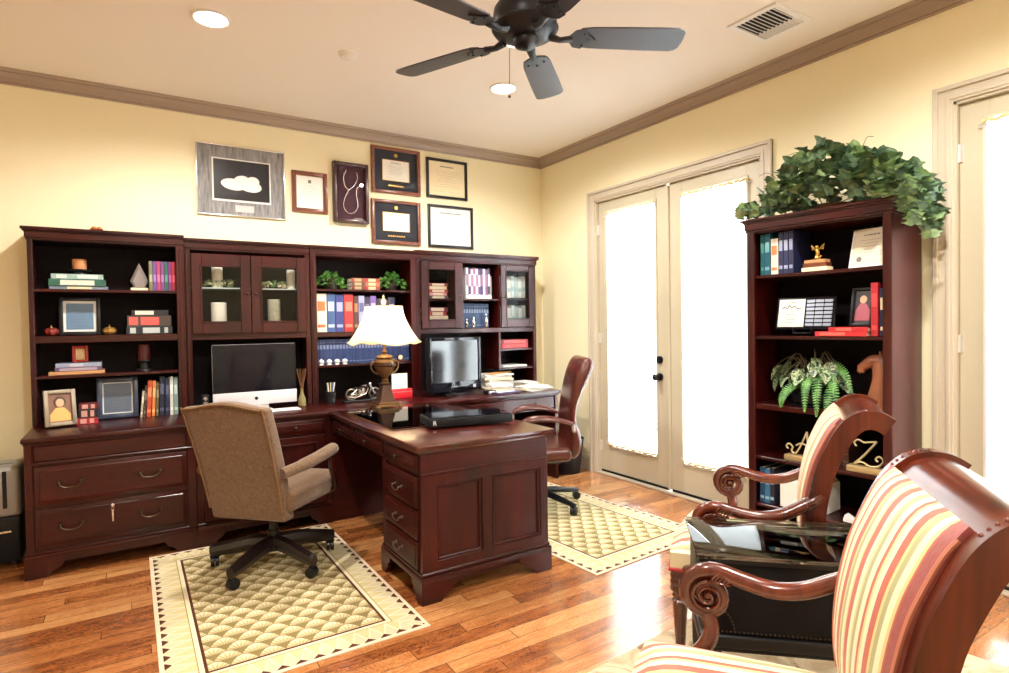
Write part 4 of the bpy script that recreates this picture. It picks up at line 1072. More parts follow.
def frond(pts, wmax):
    P = sm(pts, 9); n = len(P)
    s2.tube(P, .0014, 4)
    for i in range(2, n):
        u = i/n; wdt = wmax*sin(pi*min(1, u*.85+.12)); tdir = (P[i]-P[i-1]).normalized(); side = tdir.cross(Vector((.1, -1, .3))).normalized()
        for s in (1, -1):
            q = P[i]; e = q+side*s*wdt+tdir*.008; k = tdir*.006; up_ = Vector((0, -.003, .002))
            fr.face([q-k, e-k*.3+up_, e+k*.3+up_, q+k])
for pts in ([(0, 0, .07), (.06, -.09, .17), (.09, -.16, .08), (.1, -.185, -.03)], [(0, 0, .07), (.1, -.07, .18), (.17, -.14, .12), (.2, -.17, .0)], [(0, 0, .07), (-.05, -.1, .12), (-.09, -.165, .06), (-.1, -.175, .0)],
            [(0, 0, .07), (.02, -.1, .16), (.03, -.16, .1), (.04, -.19, -.01)], [(0, 0, .07), (.09, -.02, .22), (.19, -.08, .2), (.25, -.12, .1)], [(0, 0, .07), (.12, -.06, .15), (.15, -.16, .06), (.15, -.19, -.04)]):
    frond(pts, .026)
fr.build('fern_fronds', M_fern, t); s2.build('stems', M_stem, t)

# ------------------------------------------------------------------ bookcase ornaments
t = thing('trophy', 'small gold figure trophy on a stepped cream and wood base', 'trophy', bc(-.01, .06, 1.593), BR)
MB().box(-.068, .068, -.035, .035, 0, .022, .002).build('lower_base', M_cream, t)
MB().box(-.062, .062, -.032, .032, .0225, .044, .002).build('wood_base', M_frbrown, t)
MB().box(-.056, .056, -.03, .03, .0445, .062, .002).build('upper_base', plain('tan_wood', srgb(190, 140, 96), .4), t)
a = MB(); a.lathe((0, 0, .0625), [(0, 0), (.03, 0), (.012, .01), (.01, .02), (0, .022)], 16)
a.tube(sm([(0, 0, .08), (.004, 0, .1), (-.002, 0, .12)]), [.009]*6+[.01]*6+[.008], 8); a.sph((0, 0, .133), .009)
for s in (1, -1): a.tube(sm([(0, 0, .118), (s*.018, 0, .125), (s*.03, -.004, .138)]), .0035, 6); a.loft([[(s*.004, .004, .12), (s*.035, .008, .15), (s*.03, .008, .118)], [(s*.004, .006, .12), (s*.035, .01, .15), (s*.03, .01, .118)]])
a.tube(sm([(0, 0, .085), (.014, -.004, .075), (.022, 0, .085)]), .0045, 6); a.build('figure', M_gold, t)
framed('leaning_certificate', 'cream certificate with a dark seal leaning on the top shelf of the tall bookcase', 'certificate', bc(.238, .075, 1.596), BR+radians(-12), .205, .205, .006, M_paper, None, 0, None, plain('ivory', srgb(222, 212, 190), .6),
       cert(41, 6, (1, .22, .2, .014)), tilt=radians(-13), depth=.008)
t = thing('award_plaque', 'wide silver and black award plaque on a small easel', 'plaque', bc(-.10, .08, 1.253), BR); t.rotation_euler = (radians(-12), 0, BR)
MB().box(-.165, .165, 0, .012, .025, .212, .004).build('backboard', M_blackgloss, t)
a = MB(); a.box(-.15, .0, -.003, 0, .04, .2, .001); a.m(1)
a.tube(sm([(-.13, -.0035, .145), (-.115, -.0035, .155), (-.1, -.0035, .145), (-.09, -.0035, .165), (-.075, -.0035, .15), (-.06, -.0035, .16), (-.04, -.0035, .145), (-.02, -.0035, .15)]), .0022, 5)
text_lines(a, -.13, -.02, .06, .135, 5, -.0031, 8, .0022); text_lines(a, -.12, -.03, .172, .188, 1, -.0031, 9, .004); a.build('silver_plate', [plain('satin_plate', srgb(176, 172, 166), .35, .6), M_black], t)
for i in range(3):
    for j in range(7):
        MB().box(.008+i*.048, .052+i*.048, -.003, 0, .044+j*.0222, .061+j*.0222, .001).build('name_plate', plain('small_plate', srgb(118, 124, 136), .3, .7), t)
a = MB(); a.box(-.05, .05, -.018, .03, .0, .006, .002)
for s in (-1, 1): a.tube([(s*.05, .04, 0), (s*.05, -.012, .01), (s*.05, -.016, .022), (s*.05, -.02, .035)], .0035, 6); a.tube([(s*.05, .013, .02), (s*.03, .02, .12)], .003, 6)
a.build('easel', M_black, t)
t = framed('framed_portrait', 'black framed portrait beside the upright red book', 'picture', bc(.21, .07, 1.2925), BR+radians(-8), .115, .2, .014, M_black, None, 0, None, plain('portrait_dark', srgb(40, 34, 44), .4), None, tilt=radians(-9))
a = MB(); a.sph((0, -.008, .14), .018, (1, .08, 1.15)); a.m(1); a.loft([[(-.04, -.0075, .03), (.04, -.0075, .03), (.036, -.0075, .085), (.015, -.0075, .12), (-.015, -.0075, .12), (-.036, -.0075, .085)], [(-.035, -.009, .03), (.035, -.009, .03), (.03, -.009, .08), (.013, -.009, .115), (-.013, -.009, .115), (-.03, -.009, .08)]])
a.build('portrait', [plain('skin_tone', srgb(206, 160, 126), .6), plain('dusty_pink', srgb(150, 74, 88), .6)], t)
M_copper = leather('carved_wood', srgb(140, 84, 56), .4)
t = thing('horse_head_sculpture', 'brown carved horse head sculpture beside the fern', 'sculpture', bc(.278, .1, .8505), BR)
MB().box(-.065, .06, -.05, .05, 0, .025, .005, 2).build('base', M_black, t)
a = MB()
a.tube(sm([(-.005, 0, .02), (.005, 0, .09), (.018, 0, .17), (.01, 0, .24), (-.01, 0, .272)]), [.040-.0006*k for k in range(25)], 14, sx=1.55, up=(0, 1, 0))
a.tube(sm([(.012, 0, .262), (-.03, 0, .262), (-.065, 0, .242), (-.092, 0, .222)]), [.030-.0008*k for k in range(19)], 12, sx=1.25, up=(0, 1, 0))
a.sph((-.085, 0, .214), .019, (1.1, .8, .9))
for s in (1, -1): a.loft([[(.0, s*.012, .285), (.018, s*.016, .285), (.012, s*.006, .29)], [(.008, s*.016, .32), (.009, s*.016, .32), (.0085, s*.0155, .3201)]]); a.sph((-.03, s*.023, .262), .005)
a.build('head', M_copper, t)
a = MB(); a.tube(sm([(.01, 0, .3), (.04, 0, .27), (.055, 0, .2), (.058, 0, .12), (.055, 0, .06)]), [.012]*25, 6, sx=.6); a.build('mane', plain('mane_brown', srgb(96, 50, 32), .5), t)
def bookend(label, lx, letter):
    t = thing('letter_bookend', label, 'bookend', bc(lx, .05, .5455), BR, 'scroll letter bookends')
    MB().box(-.085, .085, -.03, .03, 0, .032, .004, 2).build('base', plain('brushed_gold', srgb(196, 170, 122), .35, .5), t)
    a = MB(); r = .0048
    if letter == 'A':
        a.tube(sm([(-.075, 0, .06), (-.085, 0, .075), (-.07, 0, .09), (-.05, 0, .075), (-.055, 0, .05), (-.035, 0, .04), (-.01, 0, .075), (.015, 0, .13), (.03, 0, .168)]), r, 8)
        a.tube(sm([(.03, 0, .168), (.034, 0, .12), (.045, 0, .06), (.065, 0, .036), (.08, 0, .05), (.072, 0, .065)]), r*1.25, 8)
        a.tube(sm([(-.03, 0, .085), (.0, 0, .1), (.035, 0, .09)]), r, 8)
    else:
        a.tube(sm([(-.045, 0, .13), (-.055, 0, .15), (-.035, 0, .165), (-.01, 0, .155), (.02, 0, .16), (.05, 0, .165)]), r, 8)
        a.tube(sm([(.05, 0, .165), (.02, 0, .125), (-.02, 0, .075), (-.055, 0, .04)]), r*1.2, 8)
        a.tube(sm([(-.055, 0, .04), (-.02, 0, .052), (.02, 0, .036), (.06, 0, .045), (.08, 0, .075), (.06, 0, .092), (.045, 0, .075), (.055, 0, .065)]), r, 8)
    a.build('letter', plain('scroll_iron', srgb(206, 190, 150), .35, .5), t)
bookend('gold scroll letter A bookend in the tall bookcase', -.095, 'A')
bookend('gold scroll letter Z bookend in the tall bookcase', .235, 'Z')

# ------------------------------------------------------------------ behind the glass doors
def candle(label, x, y, z, r, h, m, group=None):
    t = thing('pillar_candle', label, 'candle', (x, y, z), 0, group)
    MB().lathe((0, 0, 0), [(0, 0), (r, 0), (r, h-.004), (r-.004, h), (r*.5, h-.006), (0, h-.008)], 28).build('wax', m, t)
    MB().cyl((0, 0, h-.008), (0, 0, h+.008), .0015, 6).build('wick', M_black, t)
M_wax = plain('white_wax', srgb(236, 228, 214), .5)
candle('thick white pillar candle on the lower shelf behind the left glass door', .537, 4.57, 1.3725, .05, .145, M_wax, 'white candles behind glass')
candle('patterned silver pillar candle behind the right glass door', .905, 4.57, 1.3725, .043, .17, plain('speckled_wax', srgb(176, 170, 150), .5, nz=.5), 'white candles behind glass')
candle('tall white pillar candle above on the left, ringed by greenery', .535, 4.60, 1.6205, .036, .15, M_wax, 'white candles behind glass')
candle('slim white pillar candle at the right end of the glass shelf', 1.035, 4.60, 1.6205, .03, .145, M_wax, 'white candles behind glass')
def wreath(label, x, y, rx):
    t = thing('candle_wreath', label, 'wreath', (x, y, 1.6205), 0, 'wreaths on the glass shelf')
    a = MB(); b2 = MB()
    for i in range(60):
        an = rr.uniform(0, 2*pi); R_ = rr.uniform(.75, 1.1)
        (leaf)(a, (rx*R_*cos(an), .055*R_*sin(an), rr.uniform(.01, .05)), rr.uniform(.014, .022), rr.uniform(-3, 3), rr.uniform(.1, 1.2), 0)
        if i % 3 == 0: b2.sph((rx*R_*cos(an), .055*R_*sin(an), rr.uniform(.014, .045)), .009, n=8)
    a.build('leaves', M_ivy2, t); b2.build('berries', M_cream, t)
wreath('ring of pale greenery around the upper left candle', .545, 4.60, .085)
wreath('garland of pale greenery left of the slim candle', .915, 4.60, .08)

# ------------------------------------------------------------------ computers
t = thing('all_in_one_computer', 'all-in-one computer with a dark screen and a white chin, seen over the tan chair', 'computer', (.745, 4.43, ZT+.001))
t.rotation_euler = (0, 0, radians(0)); w, h = .275, .415
MB().box(-w, w, -.0, .022, .125, h+.045, .008, 3).build('housing', M_alu, t)
MB().box(-w+.002, w-.002, -.004, .0, .128, h+.043, .002).build('screen', M_blackgloss, t)
a = MB(); a.box(-w, w, -.006, .004, .035, .127, .003, 2); a.build('chin', plain('white_aluminium', srgb(214, 214, 222), .3, .1), t)
MB().cyl((0, -.0065, .08), (0, -.0075, .08), .012, 20).build('emblem', M_black, t)
a = MB(); a.box(-.1, .1, -.06, .12, 0, .006, .003, 2); a.box(-.09, .09, .03, .04, .004, .2, .003); a.build('stand', M_alu, t)
t = thing('keyboard', 'slim white keyboard in front of the all-in-one computer', 'keyboard', (.86, 4.26, ZT+.001))
MB().box(-.14, .14, -.055, .055, 0, .008, .003, 2).build('case', M_alu, t)
for r_ in range(5):
    a = MB()
    for c_ in range(14): a.box(-.133+c_*.0192, -.117+c_*.0192, -.048+r_*.0195, -.032+r_*.0195, .008, .0105, .001)
    a.build('key_row', M_white, t)
t = thing('desk_speaker', 'slim black and white speaker left of the all-in-one computer', 'speaker', (.422, 4.42, ZT+.001))
MB().box(-.022, .022, -.02, .05, 0, .13, .006, 2).build('cabinet', M_blackpl, t)
for z in (.035, .072, .105): a = MB(); a.cyl((0, -.0205, z), (0, -.024, z), .013, 18); a.build('driver', M_silver, t)
t = thing('reed_diffuser', 'glass bottle of brown reeds at the right of the all-in-one computer', 'diffuser', (1.055, 4.42, ZT+.001))
MB().lathe((0, 0, 0), [(0, 0), (.026, 0), (.028, .01), (.026, .05), (.012, .09), (.011, .125), (.014, .13), (0, .13)], 20).build('bottle', plain('amber_bottle', srgb(128, 116, 76), .15), t)
for k in range(8): an = k*.8; MB().tube([(0, 0, .1), (.035*cos(an), .025*sin(an), .27)], .0015, 5).build('reed', plain('reed_brown', srgb(120, 78, 44), .8), t)

t = thing('monitor', 'black desktop monitor with a reflecting screen beside the papers', 'monitor', (2.25, 4.29, ZT+.001), radians(10))
a = MB(); a.box(-.268, .268, 0, .045, .03, .47, .01, 3); a.build('housing', M_blackpl, t)
a = MB()
for q in ((-.268, -.238, .03, .47), (.238, .268, .03, .47), (-.2385, .2385, .445, .4695), (-.2385, .2385, .0305, .108)): a.box(q[0], q[1], -.012, 0, q[2], q[3], .004, 2)
a.build('bezel', M_blackgloss, t)
MB().box(-.24, .24, -.004, -.001, .106, .447).build('screen', plain('dark_screen', (.012, .013, .016), .12, spec=.9), t)
MB().box(-.025, .025, -.0135, -.012, .066, .074).build('maker_badge', M_pewter, t)
MB().box(.175, .205, -.0135, -.012, .05, .075).build('sticker', plain('pale_sticker', srgb(180, 190, 214), .5), t)
a = MB(); a.box(-.12, .12, -.04, .13, 0, .014, .005, 2); a.box(-.04, .04, .045, .075, .01, .12, .004); a.build('stand', M_blackpl, t)

# papers and envelopes on the return desk
def stack(name, label, x, y, w, d, n, th, rz, m=M_paper, z=ZT+.0005, spread=.02, group='paper piles on the desk return', seed=1):
    t = thing(name, label, 'papers', (x, y, z), rz, group); r = random.Random(seed)
    for k in range(n):
        a = MB(); a.M = Matrix.Translation((r.uniform(-spread, spread), r.uniform(-spread, spread), k*th))@Matrix.Rotation(r.uniform(-.25, .25), 4, 'Z')
        a.box(-w/2, w/2, -d/2, d/2, 0, th*.94); a.build('sheet_bundle', m if k % 4 != 2 else M_cream, t)
stack('paper_stack', 'tall untidy white paper stack behind the right desk pile', 2.78, 4.55, .28, .2, 10, .013, .1, seed=2)
stack('paper_stack', 'low white paper stack left of the tall pile', 2.66, 4.28, .19, .17, 6, .011, -.2, seed=5)
stack('paper_stack', 'spread of white sheets nearest the edge of the return desk', 2.96, 4.19, .26, .18, 6, .006, .2, seed=7)
stack('paper_stack', 'white sheets at the right end of the worktop under the hutch', 3.06, 4.47, .15, .2, 6, .008, .2, seed=9, spread=.01)
t = thing('envelope', 'orange-brown envelope lying askew on top of the tall paper stack', 'envelope', (2.80, 4.52, ZT+.1315), .35)
a = MB(); a.box(-.14, .14, -.05, .05, 0, .004, .001); a.warp(lambda c: (c.x, c.y, c.z+.05*max(0, c.x)**1.0)); a.build('envelope_body', plain('manila', srgb(206, 156, 92), .8), t)
t = thing('notebook', 'purple and white booklet at the front of the paper piles', 'notebook', (2.62, 4.13, ZT+.0005), .1)
MB().box(-.12, .12, -.06, .06, 0, .014, .002).build('cover', plain('violet_cover', srgb(74, 54, 96), .5), t); MB().box(-.08, .09, -.045, .045, .0142, .0165).build('label_sheet', M_paper, t)
t = thing('desk_gadget', 'small silver and black gadget beside the monitor', 'gadget', (2.50, 4.17, ZT+.0005), .2)
MB().box(-.045, .045, -.03, .03, 0, .03, .006, 2).build('case', M_blackpl, t); MB().box(-.03, .03, -.032, -.030, .006, .024, .001).build('display', M_white, t)

# silver figurines in front of the blue books
for k, (x, h, nm) in enumerate(((2.49, .085, 'left'), (2.56, .1, 'middle'), (2.69, .13, 'right'))):
    t = tag(MB().lathe((0, 0, 0), [(0, 0), (.02, 0), (.022, .006), (.01, .012), (.008, .02), (.016, h*.35), (.02, h*.5), (.01, h*.68), (.007, h*.74), (.014, h*.85), (.01, h*.96), (0, h)], 16).build('silver_figurine', M_silver, loc=(x, 4.522, 1.3055)), 'small silver figurine, %s of the three before the blue volumes' % nm, 'figurine', 'silver figurines')
# white trinkets before the navy set
for k, (x, nm) in enumerate(((1.225, 'left end'), (1.285, 'second'), (1.345, 'third'), (1.405, 'fourth'))):
    t = tag(MB().lathe((0, 0, 0), [(0, 0), (.018, 0), (.014, .012), (.022, .022), (.018, .036), (.006, .042), (0, .05-.004*k)], 14).build('ceramic_trinket', M_white, loc=(x, 4.512, 1.0455)), 'tiny white ceramic trinket, %s of the row before the navy volumes' % nm, 'trinket', 'ceramic trinkets')
t = thing('small_clock', 'tiny brass and red clock on the shelf right of the lamp', 'clock', (1.86, 4.512, 1.0455))
MB().box(-.035, .035, -.012, .012, 0, .012, .003).build('foot', M_frbrown, t); a = MB(); a.cyl((0, -.01, .035), (0, .01, .035), .024, 20); a.build('case', M_brass, t); MB().cyl((0, -.0115, .035), (0, -.0101, .035), .019, 20).build('dial', M_cream, t)
t = thing('pen_holder', 'black pen cup with pens under the middle hutch', 'pen holder', (1.262, 4.42, ZT+.001))
a = MB(); a.lathe((0, 0, 0), [(0, 0), (.038, 0), (.038, .09), (.034, .09), (.034, .01), (0, .01)], 24); a.build('cup', M_blackpl, t)
for k, c in enumerate(((.8, .8, .78), (.7, .6, .3), (.02, .02, .02), (.8, .78, .7), (.1, .15, .4))):
    an = k*1.3; MB().tube([(.012*cos(an), .012*sin(an), .014), (.032*cos(an), .02*sin(an), .155)], .0045, 8).build('pen', plain('pen_%d' % k, c, .4), t)
# silver motorcycle model
t = thing('motorcycle_model', 'silver motorcycle model on a dark base under the middle hutch', 'model', (1.50, 4.40, ZT+.001))
MB().box(-.15, .15, -.045, .045, 0, .014, .004).build('base', M_black, t)
for x in (-.085, .098):
    a = MB(); a.tube([(x+.04*cos(q*pi/12), 0, .054+.04*sin(q*pi/12)) for q in range(24)], .0075, 8, closed=True)
    for q in range(8): a.tube([(x, 0, .054), (x+.036*cos(q*pi/4+.2), 0, .054+.036*sin(q*pi/4+.2))], .0014, 5)
    a.cyl((x, -.008, .054), (x, .008, .054), .009, 12); a.build('wheel', M_pewter, t)
a = MB(); a.tube(sm([(-.085, 0, .054), (-.03, 0, .05), (.02, 0, .05), (.045, 0, .1), (-.01, 0, .1), (-.06, 0, .085)]), .005, 8)
for s in (-.012, .012): a.tube([(.098, s, .054), (.05, s, .135)], .0038, 8); a.tube([(-.085, s, .054), (-.045, s, .095)], .003, 6)
a.tube([(.05, -.04, .142), (.046, 0, .138), (.05, .04, .142)], .0038, 6); a.build('chassis', M_silver, t)
a = MB(); a.cyl((-.01, -.018, .06), (-.01, .018, .06), .022, 14); a.cyl((.005, 0, .065), (.012, 0, .1), .013, 12); a.cyl((-.02, 0, .065), (-.028, 0, .098), .013, 12); a.tube(sm([(.0, -.022, .05), (-.05, -.026, .035), (-.12, -.026, .042)]), .006, 8); a.build('engine', M_silver, t)
a = MB(); a.sph((.018, 0, .112), .026, (1.25, .62, .6)); a.build('fuel_tank', plain('tank_dark', srgb(60, 50, 54), .2, .5), t)
a = MB(); a.sph((-.035, 0, .1), .026, (1.3, .6, .35)); a.build('saddle', M_blkleather, t)
a = MB(); a.sph((.062, 0, .128), .013); a.build('headlamp', M_silver, t)
t = thing('gift_box', 'bright red flat box standing on the worktop right of the lamp', 'box', (1.80, 4.37, ZT+.001))
MB().box(-.09, .09, -.03, .03, 0, .075, .004, 2).build('box_body', plain('bright_red', srgb(196, 24, 40), .4), t); MB().box(-.085, .085, -.0315, -.030, .05, .056).build('ribbon', plain('pale_red', srgb(226, 110, 110), .5), t)
t = thing('note_card', 'blank white card standing on the red box', 'card', (1.795, 4.37, ZT+.0765))
MB().box(-.065, .065, 0, .006, 0, .12, .001).build('card_sheet', M_paper, t); MB().box(-.03, .03, .006, .03, 0, .004, .001).build('card_foot', M_paper, t)

# ------------------------------------------------------------------ on the desk
ZD = .7625
t = thing('desk_pad', 'dark leather blotter with a glass top inlaid on the desk', 'desk pad', (1.49, 3.44, ZD+.0005))
MB().box(-.29, .29, -.41, .40, 0, .004, .002).build('leather_sheet', M_padleather, t)
MB().box(-.285, .285, -.405, .395, .0045, .0085, .001).build('glass_sheet', glassmat('blotter_glass', (.95, .95, .93), ior=1.2), t)
t = thing('black_case', 'flat black box with a silver initial on the near end of the desk', 'box', (1.635, 3.0, ZD+.0095 if 0 else ZD+.0098), radians(-11))
MB().box(-.245, .245, -.115, .115, 0, .046, .005, 2).build('box_body', M_blackpl, t); MB().box(-.236, .236, -.106, .106, .046, .052, .003).build('lid', M_blackgloss, t)
a = MB(); tc = bpy.data.curves.new('initial', 'FONT'); tc.body = 'R'; tc.size = .036; tc.extrude = .0006
to = bpy.data.objects.new('initial_tmp', tc); dg = None
me = to.to_mesh() ; a.bm.from_mesh(me); to.to_mesh_clear(); bpy.data.objects.remove(to)
bmesh.ops.transform(a.bm, matrix=Matrix.Translation((-.225, -.1158, .011))@Matrix.Rotation(pi/2, 4, 'X'), verts=a.bm.verts)
a.build('initial', M_white, t)

# table lamp
t = thing('table_lamp', 'bronze urn table lamp with a cream bell shade on the desk', 'lamp', (1.505, 3.93, ZD+.0095 if 0 else ZD+.0005))
M_bronze = plain('aged_bronze', srgb(120, 88, 54), .35, .7, nz=.3); M_urn = plain('urn_brown', srgb(74, 44, 28), .25, .4, nz=.3)
a = MB()
for k, (s0, z0, z1) in enumerate(((.088, .012, .03), (.075, .03, .045))): a.box(-s0, s0, -s0, s0, z0, z1, .004, 2)
for sx in (-1, 1):
    for sy in (-1, 1): a.sph((sx*.078, sy*.078, .012), .016, (1, 1, .8))
a.build('base', M_bronze, t)
a = MB(); secs = []
for s0, z0 in ((.055, .045), (.05, .06), (.036, .12), (.03, .16), (.038, .172)): secs.append([(s*s0, q*s0, z0) for s, q in ((-1, -1), (1, -1), (1, 1), (-1, 1))])
a.loft(secs); a.build('plinth_block', M_urn, t)
MB().lathe((0, 0, .172), [(0, 0), (.03, 0), (.018, .012), (.024, .022), (.016, .034), (.03, .05), (.055, .08), (.074, .12), (.078, .15), (.07, .165), (.056, .172), (.062, .182), (.05, .195), (.022, .202), (.014, .21), (.02, .22), (.012, .232), (.01, .27), (0, .27)], 36).build('urn', M_bronze, t)
a = MB(); a.lathe((0, 0, .172), [(.07, .115), (.081, .125), (.082, .138), (.079, .148), (.07, .15)], 36); a.build('urn_band', M_urn, t)
for s in (-1, 1): MB().tube(sm([(s*.045, 0, .24), (s*.075, 0, .25), (s*.098, 0, .28), (s*.095, 0, .315), (s*.075, 0, .325)]), .006, 8).build('urn_handle', M_bronze, t)
a = MB(); N = 48; rows = []
zs, ze = .452, .708
for k in range(15):
    u = k/14; r = .122+.118*((1-u)**1.7)
    ring = []
    for j in range(N):
        an = 2*pi*j/N; sq = 1/max(abs(cos(an)), abs(sin(an))); q = min(sq, 1.16); sc = .12*0 + .93*q
        ring.append((r*sc*cos(an)*1.0, r*sc*sin(an), zs+(ze-zs)*u+(.012*cos(4*an) if k == 0 else 0)*-1*(1-u)))
    rows.append([a.bm.verts.new(p) for p in ring])
for k in range(14):
    for j in range(N): a.bm.faces.new((rows[k][j], rows[k][(j+1) % N], rows[k+1][(j+1) % N], rows[k+1][j]))
a.build('lamp_shade', M_shade, t, sharp=1.2)
for u, zz in ((0, zs), (1, ze)):
    a = MB(); r = .122+.118*((1-u)**1.7); a.tube([(r*.93*min(1/max(abs(cos(q)), abs(sin(q))), 1.16)*cos(q), r*.93*min(1/max(abs(cos(q)), abs(sin(q))), 1.16)*sin(q), zz-(.012*cos(4*q) if u == 0 else 0)) for q in [k*pi/24 for k in range(48)]], .003, 6, closed=True); a.build('shade_trim', M_gold2, t)
a = MB(); a.tube([(.0, 0, .44), (.05, 0, .5), (.055, 0, .6), (0, 0, .705)], .002, 6); a.tube([(0, 0, .44), (-.05, 0, .5), (-.055, 0, .6), (0, 0, .705)], .002, 6); a.tube([(-.12, 0, ze-.004), (.12, 0, ze-.004)], .002, 6); a.build('harp', M_brass, t)
MB().lathe((0, 0, .7), [(0, 0), (.012, 0), (.006, .012), (.016, .03), (.019, .045), (.012, .06), (.005, .068), (.008, .078), (0, .092)], 16).build('finial', plain('ivory_finial', srgb(214, 196, 160), .4), t)
MB().sph((0, 0, .57), .028).build('bulb', plain('lamp_bulb', (1, 1, 1), .4, emit=(1, .85, .6), es=12), t)
l = bpy.data.lights.new('lamp_glow', 'POINT'); l.energy = 9; l.color = (1, .82, .58); l.shadow_soft_size = .03
o = bpy.data.objects.new('lamp_glow', l); COL.objects.link(o); o.location = (1.505, 3.93, ZD+.60+.02)

# ------------------------------------------------------------------ rugs
def rug(label, x, y, w, l, rz, m=None, z=0.0):
    mm = m or rug_mat('woven_rug_%d' % int(x*10), w, l)
    return tag(MB().box(-w/2, w/2, -l/2, l/2, 0, .006, .002).build('area_rug', mm, loc=(x, y, z), rz=rz), label, 'rug', 'area rugs')
rug('cream and olive scale-pattern rug under the tan office chair', .583, 3.187, 1.03, 1.633, 0)
rug('cream scale-pattern rug under the brown leather chair', 2.49, 3.20, 1.0, 1.64, radians(4))
def plain_rug():
    m, nt, b = newmat('beige_chenille'); x, y, z, v = coords(nt)
    f = noise(nt, v, 6, 4, .6, .8); g = noise(nt, v, 200, 2)
    lk(nt, mix(nt, g*.3, ramp(nt, f, [(.35, srgb(186, 166, 132)), (.5, srgb(222, 206, 174)), (.62, srgb(150, 128, 96))]), srgb(120, 100, 70)), b.inputs['Base Color'])
    b.inputs['Roughness'].default_value = .95; bump(nt, b, g, .3, .002); return m
rug('beige mottled rug under the striped armchairs and black side table', 1.93, .60, 1.72, 2.3, radians(5), plain_rug())
# ------------------------------------------------------------------ bins
t = thing('paper_shredder', 'silver and black paper shredder standing left of the file cabinet', 'shredder', (-.715, 4.31, 0))
MB().box(-.17, .17, 0, .26, .03, .29, .012, 3).build('bin', M_blackpl, t)
a = MB(); a.box(-.175, .175, -.01, .27, .29, .57, .02, 3); a.build('head', plain('shredder_silver', srgb(150, 148, 144), .4, .3), t)
MB().box(.095, .115, -.012, -.009, .34, .55, .002).build('window_slot', M_black, t)
MB().box(-.06, .13, -.012, .0, .2, .212, .002).build('bin_handle', M_silver, t)
MB().box(-.13, .13, .12, .135, .5695, .572).build('feed_slot', M_black, t)
a = MB(); a.cyl((.07, -.01, .5), (.07, -.014, .5), .02, 18); a.build('power_button', plain('pale_green', srgb(190, 206, 160), .3), t)
for s in (-1, 1):
    for q in (.04, .22): MB().cyl((s*.13-.01, q, .016), (s*.13+.01, q, .016), .0158, 14).build('caster', M_black, t)
t = thing('waste_bin', 'dark round waste bin in the corner behind the leather chair', 'bin', (3.30, 4.16, 0))
MB().lathe((0, 0, 0), [(0, 0), (.11, 0), (.145, .3), (.15, .305), (.14, .3), (.106, .01), (0, .01)], 32).build('bin_body', M_blackpl, t)
MB().tube([(.147*cos(q*pi/16), .147*sin(q*pi/16), .303) for q in range(32)], .005, 8, closed=True).build('rim', M_black, t)

# ------------------------------------------------------------------ office chairs
def star_base(t, r, legm, z0, wood_legs=False, a0=0.0, rz=0):
    for k in range(5):
        an = a0+k*2*pi/5-rz; a = MB(); a.M = Matrix.Rotation(an, 4, 'Z')
        if wood_legs:
            a.tube([(.02, 0, z0+.13), (r*.4, 0, z0+.125), (r*.8, 0, z0+.10), (r+.02, 0, z0+.088)], [.046, .044, .040, .032], 8, sx=.75, up=(0, 0, 1))
        else:
            a.tube([(.02, 0, z0+.11), (r*.4, 0, z0+.10), (r*.8, 0, z0+.078), (r+.01, 0, z0+.068)], [.026, .024, .02, .016], 8, sx=1.1, up=(0, 0, 1))
        a.build('leg', legm, t)
        c = MB(); c.M = Matrix.Rotation(an, 4, 'Z')@Matrix.Translation((r, 0, z0))@Matrix.Rotation(.8*k+.4, 4, 'Z')
        for s in (-1, 1): c.tube([(s*.012-.009, 0, .029), (s*.012+.009, 0, .029)], .0285, 18)
        c.tube([(0, 0, .03), (0, 0, .066)], .009, 10); c.tube([(-.022, 0, .05), (0, 0, .064), (.022, 0, .05)], [.01, .013, .01], 8)
        c.build('caster', M_black, t)
